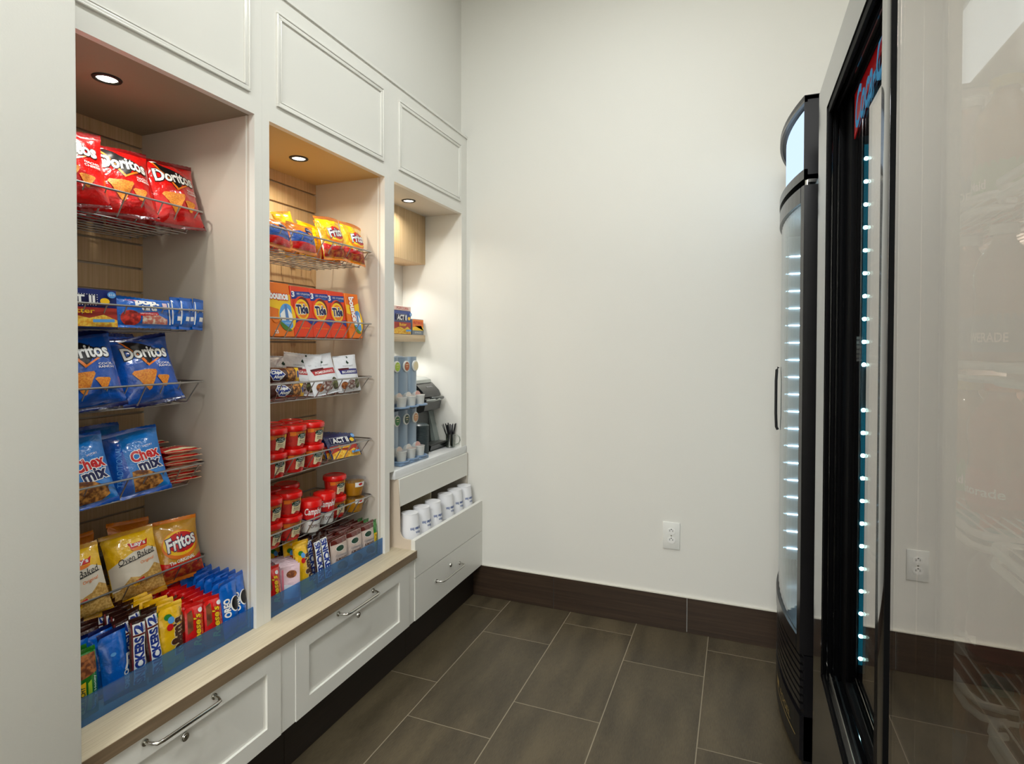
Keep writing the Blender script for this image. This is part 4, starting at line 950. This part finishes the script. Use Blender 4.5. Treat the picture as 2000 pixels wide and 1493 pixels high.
# coffee machine
M_KG = mat('machine_grey', (52, 56, 54), .3, coat=.3); M_KD = mat('machine_black', (20, 22, 22), .25, coat=.4); M_KS = mat('machine_silver', (176, 180, 176), .3, .5); M_KT = mat('water_tank', (178, 188, 182), .15, trans=.35)
kg = empty('coffee_machine', (-1.45, 2.43, .7446), label='black and silver single-serve coffee machine on the white laminate counter', cat='coffee machine')
def kch(q, nm): o = q.build(nm); o.parent = kg; o.matrix_parent_inverse = Matrix.Translation(-Vector(kg.location)); return o
q = MB(); q.prism([(-1.59, .7446), (-1.355, .7446), (-1.345, .750), (-1.338, .772), (-1.40, .772), (-1.59, .772)], 'Y', 2.335, 2.512, M_KD); q.box((-1.405, 2.345, .7722), (-1.348, 2.502, .7745), mat('drip_grille', (120, 120, 118), .35, .8)); kch(q, 'drip_tray')
q = MB(); q.prism([(-1.59, .772), (-1.415, .772), (-1.435, .94), (-1.45, .99), (-1.59, .99)], 'Y', 2.340, 2.468, M_KG); kch(q, 'body')
q = MB(); q.prism([(-1.60, .7725), (-1.392, .7725), (-1.440, .96), (-1.470, 1.03), (-1.60, 1.04)], 'Y', 2.4685, 2.511, M_KT); kch(q, 'water_tank')
q = MB()
pr_ = [(-1.59, .985), (-1.400, .905), (-1.375, .925), (-1.362, .975), (-1.380, .99), (-1.59, .995)]
q.prism([(-1.59, .965), (-1.405, .925), (-1.380, .935), (-1.368, .985), (-1.38, .998), (-1.59, 1.005)], 'Y', 2.338, 2.490, M_KD); kch(q, 'brew_head')
q = MB(); q.prism([(-1.59, 1.005), (-1.375, 1.000), (-1.385, 1.025), (-1.425, 1.062), (-1.59, 1.075)], 'Y', 2.336, 2.493, M_KD)
FIXN[0] = False; prints(q, [('t', 'KEURIG', 0, 0, .05, .009, I_GY)], lambda a, b, off=0: Vector((-1.404+(-.72)*b+off, 2.43+a, 1.0445+.69*b+off))); kch(q, 'lid'); FIXN[0] = True
q = MB(); q.prism([(-1.59, 1.0755), (-1.425, 1.0630), (-1.430, 1.078), (-1.455, 1.088), (-1.59, 1.092)], 'Y', 2.342, 2.487, M_KS); q.lathe([(.014, 1.0895), (.016, 1.092), (.0005, 1.0925)], M_KD, 20, c=(-1.50, 2.40, 0), cap=False); kch(q, 'control_panel')
q = MB(); q.tube([(-1.52, 2.335, .990), (-1.42, 2.334, .988), (-1.375, 2.345, .982), (-1.352, 2.38, .984), (-1.346, 2.42, .988), (-1.356, 2.46, .984), (-1.375, 2.487, .982), (-1.44, 2.498, .988)], .0065, M_KS, 10); q.rbox((-1.385, 2.39, .985), (-1.342, 2.470, .999), M_KG, .006, 3); kch(q, 'handle')

# cup lids stack
q = MB(); prof = [(.0005, 0)]
for i in range(26):
    z = i*.0052; prof += [(.0335, z), (.0355, z+.0012), (.0355, z+.0030), (.0335, z+.0042)]
prof += [(.027, .140), (.0005, .141)]
q.lathe(prof, mat('lid_charcoal', (62, 72, 74), .35), 32, c=(0, 0, 0), cap=False); o = q.build('lid_stack'); o.location = (-1.343, 2.287, .7446)
o.location = (-1.362, 2.282, .7446); o.scale = (1, 1, 1)
tag(o, 'stack of charcoal grey cup lids standing between capsule dispenser and coffee machine', 'lid stack')
# glass mug of stirrers
mg = empty('glass_mug', (-1.318, 2.486, .7446), label='clear glass mug with curved handle holding black stirrers', cat='mug')
GM = glass('mug_glass', (214, 220, 214), .16)
q = MB(); q.lathe([(.0005, 0), (.020, 0), (.022, .002), (.0225, .066), (.0205, .066), (.020, .006), (.0005, .006)], GM, 28, cap=False); q.build('cup_body', mg)
q = MB(); q.tube([(.018, .012, .058), (.030, .015, .060), (.041, .019, .050), (.043, .020, .034), (.036, .018, .018), (.019, .012, .012)], .0026, GM, 8); q.build('handle', mg)
M_STIR = mat('stirrer_black', (16, 16, 20), .3)
for i in range(14):
    a = i*2.4; r0 = .010*((i % 3)/2); r1 = .022+.014*((i*7 % 5)/4)
    q = MB(); q.rbox((-.0028, -.0011, 0), (.0028, .0011, .112), M_STIR, .0005, 1); o = q.build('coffee_stirrer')
    p0 = Vector((r0*math.cos(a), r0*math.sin(a), .008)); p1 = Vector((r1*math.cos(a), r1*math.sin(a), .100)); dr_ = (p1-p0).normalized()
    o.rotation_euler = dr_.to_track_quat('Z', 'Y').to_euler(); o.location = Vector((-1.318, 2.486, .7446))+p0
    tag(o, 'black coffee stirrer standing in the clear glass mug', 'stirrer', 'black coffee stirrers in the glass mug')

# paper cups in the cubby, upside down stacks
M_PAP = mat('paper_cup_white', (236, 236, 238), .5); I_LOGO = ink('ink_logo_blue', (60, 90, 150))
pcs = empty('paper_cup_stack')
q = MB()
q.lathe([(.0455, .0), (.0465, .001), (.0465, .005), (.0450, .006), (.0450, .010), (.0462, .011), (.0462, .015), (.0448, .016), (.0448, .020), (.0460, .021), (.0460, .024), (.0445, .025), (.0345, .112), (.0335, .116)], M_PAP, 40)
q.lathe([(.0335, .1125), (.030, .1125), (.0295, .110), (.0005, .110)], M_PAP, 32, cap=False); FIXN[0] = False
fn = cylmap(.0445, .0345, .025, .112)
def fnr(a, b, off=0): p = fn(a, b, off); return p
def fni(a, b, off=0): return fn(-a, .112-b+.025, off)
prints(q, [('t', 'Hilton', -.006, .088, .026, .009, I_LOGO, dict(bold=.02)), ('t', 'Garden Inn', 0, .074, .060, .011, I_LOGO, dict(bold=.03))], fni, (.006, .02), (0, 0), .0003)
q.build('cup_stack_body', pcs); FIXN[0] = True
q = MB(); q.lathe([(.0310, .1122), (.0345, .1125), (.0347, .1155), (.0315, .1158)], M_PAP, 36, cap=False); q.build('base_rim', pcs)
CY = (2.004, 2.100, 2.194, 2.322, 2.412, 2.500); CX_ = (-1.250, -1.252, -1.250, -1.258, -1.256, -1.250)
NM = ['first', 'second', 'third', 'fourth', 'fifth', 'sixth']
for i, (y, x) in enumerate(zip(CY, CX_)):
    putc(pcs, x, y, .4302, -10, 'stack of upturned white paper cups, %s from the left in the open cubby' % NM[i], 'cup stack', 'white paper cups in the cubby', (1.0, 1.0, 1.12))

# ================================================================== WALL OUTLET
ol = empty('wall_outlet', (-.2676, D, .414), label='white duplex power outlet on the far wall above the dark baseboard', cat='outlet')
q = MB(); q.rbox((-.0365, -.006, -.0595), (.0365, 0, .0595), M_WHITEP, .003, 2); q.build('cover_plate', ol)
for z in (.0195, -.0195):
    q = MB(); q.prism([(p[0], p[1]+z) for p in ell(0, 0, .0168, .0142, 28)], 'Y', -.0085, -.006, mat('outlet_face', (240, 240, 236), .3)); f = q.build('socket', ol)
    q = MB(); q.box((-.0075, -.0088, z-.001), (-.0055, -.0083, z+.0075), M_BLACK); q.box((.0055, -.0088, z-.001), (.0075, -.0083, z+.0065), M_BLACK); q.prism(ell(0, z-.007+.0165, .0024, .0024, 12), 'Y', -.0088, -.0083, M_BLACK); o = q.build('slots', ol); o.parent = f
q = MB(); q.prism(ell(0, 0, .003, .003, 14), 'Y', -.0070, -.006, M_CHROME); q.build('screw', ol)

# ================================================================== FAR COOLER (bowed front)
FY0, FY1 = 1.850, 2.500
XS = .172      # side of the front
def bow(y, x0=XS, a=.042):
    t = (y-FY0)/(FY1-FY0)*2-1; return x0-a*(1-t*t)
def bow_poly(y0, y1, xo, xi_off, n=16, inner=None):
    ys = [y0+(y1-y0)*i/n for i in range(n+1)]
    out = [(bow(y)+xo, y) for y in ys]
    inn = [(inner if inner is not None else bow(y)+xo+xi_off, y) for y in ys[::-1]]
    return out+inn
fc = empty('display_cooler', (.5, 2.17, 0), label='far black glass-door drinks cooler with bowed front and lit header against the right wall', cat='cooler', group='drinks coolers along the right wall')
def fch(q, nm, root=fc): o = q.build(nm); o.parent = root; o.matrix_parent_inverse = Matrix.Translation(-Vector(root.location)); return o
M_CAS = mat('cooler_case', (13, 12, 15), .35, spec=.3); M_FRM = mat('cooler_frame', (20, 19, 20), .25, coat=.1); M_WIN = mat('cooler_liner', (206, 214, 216), .5)
q = MB(); q.box((.225, FY0, .08), (.90, FY0+.02, 1.958), M_CAS); q.box((.225, FY1-.02, .08), (.90, FY1, 1.958), M_CAS); q.box((.88, FY0+.02, .08), (.90, FY1-.02, 1.958), M_CAS); q.box((.225, FY0+.02, 1.72), (.88, FY1-.02, 1.958), M_CAS); q.box((.225, FY0+.02, .08), (.88, FY1-.02, .35), M_CAS)
fch(q, 'case')
q = MB(); q.box((.22, FY0+.0205, .3505), (.879, FY0+.026, 1.719), M_WIN); q.box((.22, FY1-.026, .3505), (.879, FY1-.0205, 1.719), M_WIN); q.box((.872, FY0+.026, .3505), (.879, FY1-.026, 1.719), M_WIN); fch(q, 'liner')
# header
q = MB()
q.box((XS, FY0, 1.732), (.2249, FY0+.010, 1.971), M_CAS); q.box((XS, FY1-.010, 1.732), (.2249, FY1, 1.971), M_CAS)
q.prism(bow_poly(FY0, FY1, 0, .05, inner=.2249), 'Z', 1.960, 1.973, M_CAS); q.prism(bow_poly(FY0, FY1, 0, .05, inner=.2249), 'Z', 1.732, 1.744, M_FRM)
q.prism(bow_poly(FY0, FY1, 0, .010), 'Z', 1.744, 1.760, M_FRM); q.prism(bow_poly(FY0, FY1, 0, .008), 'Z', 1.953, 1.960, M_FRM)
fch(q, 'header')
q = MB(); q.prism([(bow(FY0+.012+.626*i/14)+.020, FY0+.012+.626*i/14) for i in range(15)]+[(bow(FY0+.012+.626*i/14)+.026, FY0+.012+.626*i/14) for i in range(14, -1, -1)], 'Z', 1.762, 1.952, emit('header_sign_light', (205, 230, 252), 1.2)); fch(q, 'lit_sign')
q = MB(); q.lathe([(.0005, 0), (.007, 0), (.007, .016), (.0005, .016)], M_CHROME, 16, c=(.183, FY0+.012, 1.714)); q.box((.183, FY0+.002, 1.722), (.205, FY0+.022, 1.731), M_CHROME); fch(q, 'hinge')
# door
dz0, dz1 = .342, 1.714
q = MB()
def bowbox(q, y0, y1, z0, z1, xo, inner, m, n=14): q.prism(bow_poly(y0, y1, xo, 0, n, inner), 'Z', z0, z1, m)
bowbox(q, FY0, FY0+.024, dz0, dz1, .001, .217, M_FRM, 2); bowbox(q, FY1-.030, FY1, dz0, dz1, .001, .217, M_FRM, 2)
bowbox(q, FY0+.030, FY1-.030, dz1-.045, dz1, .001, .217, M_FRM); bowbox(q, FY0+.030, FY1-.030, dz0, dz0+.045, .001, .217, M_FRM)
dd = fch(q, 'door')
q = MB(); ys = [FY0+.030+(FY1-FY0-.06)*i/16 for i in range(17)]
poly = [(bow(y)+.008, y) for y in ys]+[(bow(y)+.012, y) for y in ys[::-1]]
q.prism(poly, 'Z', dz0+.045, dz1-.045, glass('cooler_glass', (225, 240, 244), .05, fmax=.62)); gg = q.build('glass_pane'); gg.parent = dd; gg.matrix_parent_inverse = Matrix.Identity(4)
q = MB(); yh = 2.30; q.tube([(bow(yh)-.0, yh, 1.17), (bow(yh)-.005, yh, 1.16), (bow(yh)-.007, yh, 1.12), (bow(yh)-.007, yh, 1.00), (bow(yh)-.005, yh, .95), (bow(yh)-.0, yh, .94)], .005, M_BLACK, 10); hh = q.build('handle'); hh.parent = dd; hh.matrix_parent_inverse = Matrix.Identity(4)
q = MB(); q.box((.178, FY1-.060, .42), (.238, FY1-.052, 1.69), mat('led_bar', (150, 158, 164), .5)); lb = fch(q, 'led_bar')
EL = emit('led_white', (225, 240, 255), 14)
q = MB(); z = .46
while z < 1.60: q.box((.180, FY1-.064, z), (.236, FY1-.0605, z+.0045), EL); z += .0665
fch(q, 'led_row')
q = MB()
for z in (.62, .86, 1.10, 1.34): 
    for i in range(18): q.tube([(.24, FY0+.06+i*.035, z), (.84, FY0+.06+i*.035, z)], .002, M_WHITEP, 5)
    q.tube([(.24, FY0+.03, z), (.24, FY1-.08, z)], .003, M_WHITEP, 6); q.tube([(.84, FY0+.03, z), (.84, FY1-.03, z)], .003, M_WHITEP, 6)
fch(q, 'wire_shelves')
# base grille
q = MB(); bowbox(q, FY0, FY1, .015, .339, .014, .2249, M_CAS)
for i in range(7): bowbox(q, FY0+.004, FY1-.004, .178+i*.023, .193+i*.023, .004, .19, M_FRM)
bowbox(q, FY0, FY1, .03, .160, .003, .21, M_CAS); fch(q, 'grille')
gold = mat('gold_print', (206, 176, 110), .35, .6)
q = MB(); FIXN[0] = False
fnb = lambda a, b, off=0: Vector((bow(2.04-a)+.0025-off, 2.04-a, .110+b))
prints(q, [('p', [(-.10, -.028), (.16, -.028), (.16, -.024), (-.10, -.024)], gold), ('p', [(-.10, -.024), (-.096, -.024), (-.096, .02), (-.10, .02)], gold), ('p', [(-.085, -.010), (-.045, -.010), (-.045, .014), (-.085, .014)], gold), ('t', 'FOGEL', .050, .000, .13, .022, gold)], fnb, (.02, .2), (0, 0), .0004); FIXN[0] = True
fch(q, 'brand_plate')
q = MB(); q.box((.23, FY0+.03, 0), (.88, FY1-.03, .08), M_BLACK); fch(q, 'plinth')
area_light('cooler_lamp_far', (.30, FY1-.07, 1.05), .03, .7, (.85, .95, 1), shape='RECTANGLE', size_y=1.1, rot=(PI/2, 0, 0))

# ================================================================== NEAR COOLER (sliding glass doors)
NY0, NY1, XN = .20, 1.640, .185
nc = empty('sliding_door_cooler', (.55, .95, 0), label='near black sliding-door drinks cooler filling the right edge of the room', cat='cooler', group='drinks coolers along the right wall')
nch = lambda q, nm: fch(q, nm, nc)
q = MB()
q.box((XN+.0005, 1.5005, .08), (.92, NY1, 1.886), M_BLKG); q.box((XN+.0005, NY0, .08), (.92, NY0+.05, 1.886), M_BLKG)
q.box((XN+.0005, NY0+.05, 1.80), (.92, 1.5005, 1.886), M_BLKG); q.box((.89, NY0+.05, .08), (.92, 1.5005, 1.80), M_BLKG); q.box((XN+.0005, NY0+.05, .08), (.89, 1.5005, .47), M_BLKG)
nch(q, 'case')
M_RIB = mat('jamb_rubber', (4, 4, 5), .6, spec=.05)
q = MB()
for i, (x0, x1, y) in enumerate(((.187, .196, 1.490), (.200, .209, 1.493), (.213, .224, 1.487), (.236, .262, 1.492))): q.rbox((x0, y, .475), (x1, 1.4999, 1.798), M_RIB, .002)
for i, (x0, x1) in enumerate(((.188, .194), (.203, .207), (.222, .226), (.240, .246))): q.rbox((x0, NY0+.06, 1.782), (x1, 1.485, 1.7995), M_RIB, .001)
nch(q, 'side_jamb')
q = MB()
M_TRK = mat('track_metal', (190, 186, 176), .25, .9); M_TRK2 = mat('track_dark', (40, 46, 48), .2, .5)
for x0, x1, z1, m in ((.188, .193, .482, M_RIB), (.2010, .2035, .488, M_TRK), (.212, .216, .484, M_TRK2), (.2365, .240, .486, M_TRK2), (.246, .250, .484, M_RIB), (.258, .262, .486, M_TRK2)): q.rbox((x0, NY0+.06, .4702), (x1, 1.486, z1), m, .0008)
nch(q, 'bottom_track')
GLS = glass('slider_glass', (244, 243, 240), .18, fmax=.85, refl=(1, .965, .94))
# rear door (far half)
q = MB(); q.rbox((.2225, 1.41, .492), (.236, 1.484, 1.798), M_RIB, .002); q.rbox((.2225, .80, .492), (.236, .84, 1.798), M_RIB, .002); q.rbox((.2225, .84, 1.788), (.236, 1.41, 1.798), M_RIB, .002); q.rbox((.2225, .84, .492), (.236, 1.41, .515), M_RIB, .002)
rd = nch(q, 'rear_sliding_door')
q = MB(); q.box((.228, .84, .515), (.231, 1.41, 1.788), GLS); o = q.build('glass_pane'); o.parent = rd; o.matrix_parent_inverse = Matrix.Identity(4)
# front door (near half)
q = MB(); q.rbox((XN, .8965, .492), (.2095, .9475, 1.778), M_BLKG, .002); q.box((XN+.001, .862, .492), (.2135, .8965, 1.778), mat('gasket_black', (5, 6, 8), .8, spec=.03))
q.rbox((XN, .262, 1.760), (.2095, .862, 1.778), M_BLKG, .002); q.rbox((XN, .262, .492), (.2095, .862, .512), M_BLKG, .002); q.rbox((XN, .250, .492), (.2095, .262, 1.778), M_BLKG, .002)
fd = nch(q, 'front_sliding_door')
q = MB(); q.box((.1855, .262, .512), (.1875, .862, 1.760), GLS); o = q.build('glass_pane'); o.parent = fd; o.matrix_parent_inverse = Matrix.Identity(4)
q = MB(); q.box((.2125, .262, .512), (.2140, .862, 1.760), GLS); q.box((.2145, .792, .512), (.2165, .862, 1.760), M_BLACK); o = q.build('glass_pane'); o.parent = fd; o.matrix_parent_inverse = Matrix.Identity(4)
# red sign behind the rear door
q = MB(); q.prism([(.90, 1.70), (1.05, 1.755), (1.17, 1.762), (1.29, 1.735), (1.409, 1.690), (1.409, 1.787), (.90, 1.787)], 'X', .2268, .2278, mat('sign_red', (150, 12, 18), .3, emis=((160, 12, 18), .2))); FIXN[0] = False
prints(q, [('t', 'Coca-Cola', 0, 0, .34, .075, emit('sign_script', (90, 170, 215), .45), dict(shear=.4, bold=.02, rot=4))], lambda a, b, off=0: Vector((.2266-off, 1.225-a, 1.752+b)), None, None, .0002); FIXN[0] = True
nch(q, 'header_sign')
# led strips
q = MB(); q.rbox((.2535, 1.486, .50), (.2725, 1.4975, 1.72), mat('led_channel', (30, 80, 96), .3, .3), .002); nch(q, 'led_channel')
q = MB(); z = .535; EC = emit('led_cyan', (190, 248, 255), 60); EG = emit('led_halo_glow', (30, 150, 185), .9)
k = 0
while z < 1.70:
    if k != 12: q.lathe([(.0005, -.003), (.0035, -.0015), (.0045, 0)], EC, 12, M=Matrix.Translation((.263, 1.4848, z)) @ Matrix.Rotation(math.radians(90), 4, 'X') @ Matrix.Rotation(PI, 4, 'X'), cap=False)
    z += .0515; k += 1
q.box((.2590, 1.4856, .52), (.2670, 1.4861, 1.10), EG); q.box((.2590, 1.4856, 1.20), (.2670, 1.4861, 1.70), EG)  # cyan halo around the LEDs painted as a dim glowing strip
nch(q, 'led_row')
q = MB(); q.box((.2390, 1.4865, 1.212), (.2555, 1.4869, 1.268), I_WH)
for i in range(5): q.box((.2400, 1.4862, 1.216+i*.0105), (.2545, 1.48645, 1.220+i*.0105), I_GY)
nch(q, 'sticker')
q = MB(); q.box((.34, .30, 1.792), (.44, 1.45, 1.7995), emit('added_top_glow', (225, 240, 255), 1.6)); nch(q, 'added_glow_panel')  # added glowing panel, stands in for bright wrapped packs up here
q = MB(); q.box((.40, 1.4985, .475), (.885, 1.5, 1.798), mat('liner_grey', (152, 130, 120), .5)); q.box((.884, NY0+.055, .475), (.889, 1.498, 1.798), mat('liner_grey', (152, 130, 120), .5)); nch(q, 'liner')
for z, p in ((1.15, 30.0),):
    area_light('cooler_lamp_near', (.62, 1.46, z), .03, p*.7, (.80, .97, 1), shape='RECTANGLE', size_y=1.2, rot=(PI/2, 0, 0))
    area_light('cooler_lamp_near', (.30, .30, z), .03, p*1.4, (.96, .99, 1), shape='RECTANGLE', size_y=1.2, rot=(-PI/2, 0, 0))
# shelves
M_SHW = mat('shelf_white', (240, 244, 242), .35)
SHZ = [.520, .752, .985, 1.218, 1.452]
for z in SHZ:
    for (y0, y1) in ((.955, 1.46), (.27, .925)):
        r = empty('wire_shelf', (.55, (y0+y1)/2, z), label='white wire cooler shelf, %s from the bottom, %s section' % (['lowest', 'second', 'third', 'fourth', 'top'][SHZ.index(z)], 'far' if y0 > .9 else 'near'), cat='shelf', group='white wire shelves in the sliding-door cooler')
        def sch(q, nm): o = q.build(nm); o.parent = r; o.matrix_parent_inverse = Matrix.Translation(-Vector(r.location))
        q = MB()
        for zz, rr in ((z, .0055), (z-.018, .0050)): q.tube([(.33, y1, zz), (.315, y1-.006, zz), (.305, y1-.03, zz), (.305, y0+.03, zz), (.315, y0+.006, zz), (.34, y0, zz)], rr, M_SHW, 8)
        q.tube([(.85, y0, z), (.85, y1, z)], .0035, M_SHW, 8); q.tube([(.34, y0, z), (.85, y0, z)], .0035, M_SHW, 8); q.tube([(.33, y1, z), (.85, y1, z)], .0035, M_SHW, 8)
        sch(q, 'frame')
        q = MB(); y = y0+.012
        x = .325
        while x < .84: q.tube([(x, y0, z+.001), (x, y1, z+.001)], .0015, M_SHW, 5); x += .0165
        sch(q, 'wire_deck')
# bottles
def bottle(nm, R, H, neck, cols, lab, seed):
    """cols: liquid, cap, label"""
    root = empty(nm); q = MB()
    sh = [(.0005, .004), (R*.6, .0), (R*.92, .003), (R, .012), (R*.985, .06*H/.2), (R*.93, .085*H/.2), (R*.93, .10*H/.2), (R, .115*H/.2), (R*.98, .135*H/.2), (R*.86, .150*H/.2), (R*.60, .165*H/.2), (neck, .178*H/.2), (neck, .184*H/.2)]
    q.lathe(sh, cols[0], 24, cap=False); q.build('bottle_body', root)
    q = MB(); q.lathe([(neck*1.25, .184*H/.2), (neck*1.3, .186*H/.2), (neck*1.3, .199*H/.2), (neck*1.2, H), (.0005, H)], cols[1], 24, cap=False); q.build('cap', root)
    q = MB(); q.lathe([(R*1.004, .016), (R*1.006, .018), (R*.995, .058*H/.2), (R*.96, .070*H/.2)], cols[2], 28, cap=False); FIXN[0] = False
    if lab: prints(q, [('t', lab, 0, .036*H/.2, R*1.9, .014, I_WH, dict(bold=.02))], cylmap(R*1.008, R*1.0, .016, .058*H/.2), (.006, .02), (0, 0), .0003)
    FIXN[0] = True
    q.build('label', root); return root
def liq(nm, c, tr=.5): return mat('drink_'+nm, c, .10, coat=.6, trans=tr)
BT = [(bottle('drink_bottle', .043, .205, .017, (liq('orange', (236, 110, 20), .35), mat('cap_orange', (230, 120, 30), .3), mat('label_orange', (214, 90, 24), .3)), 'Gatorade', 1), 'orange sports drink bottle'),
      (bottle('drink_bottle', .038, .212, .014, (liq('clear', (226, 176, 156), .55), mat('cap_white', (232, 232, 232), .3), mat('label_slate', (120, 130, 150), .3)), 'POWERADE', 2), 'clear bottle with slate label'),
      (bottle('drink_bottle', .041, .200, .016, (liq('amber', (226, 150, 40), .4), mat('cap_yellow', (226, 200, 70), .3), mat('label_lime', (120, 170, 60), .3)), 'Minute Maid', 3), 'amber juice bottle with lime label'),
      (bottle('drink_bottle', .040, .205, .015, (liq('purple', (110, 20, 50), .3), mat('cap_teal', (90, 160, 165), .3), mat('label_maroon', (120, 30, 50), .3)), 'POM', 4), 'dark red juice bottle')]
SEQ = {1.452: [1, 0, 1, 2], 1.218: [0, 0, 1, 1], .985: [2, 1, 2, 0], .752: [0, 0, 3, 3], .520: [1, 2, 1, 3]}
for z in SHZ:
    for j in range(6):
        for i in range(3):
            y = (1.405, 1.300, 1.195, 1.090, .860, .765)[j]; x = .365+i*.098+(.012 if j % 2 else 0)
            t, dsc = BT[SEQ[z][(j+(i > 1)) % 4]]
            putc(t, x, y, z+.0032, 180+random.uniform(-40, 40) if False else -180+random.uniform(-30, 30),
                 '%s, %s cooler shelf, %s column, %s row back' % (dsc, ['lowest', 'second', 'third', 'fourth', 'top'][SHZ.index(z)], NM[j], NM[i]), 'bottle', 'bottles on the %s cooler shelf' % ['lowest', 'second', 'third', 'fourth', 'top'][SHZ.index(z)])
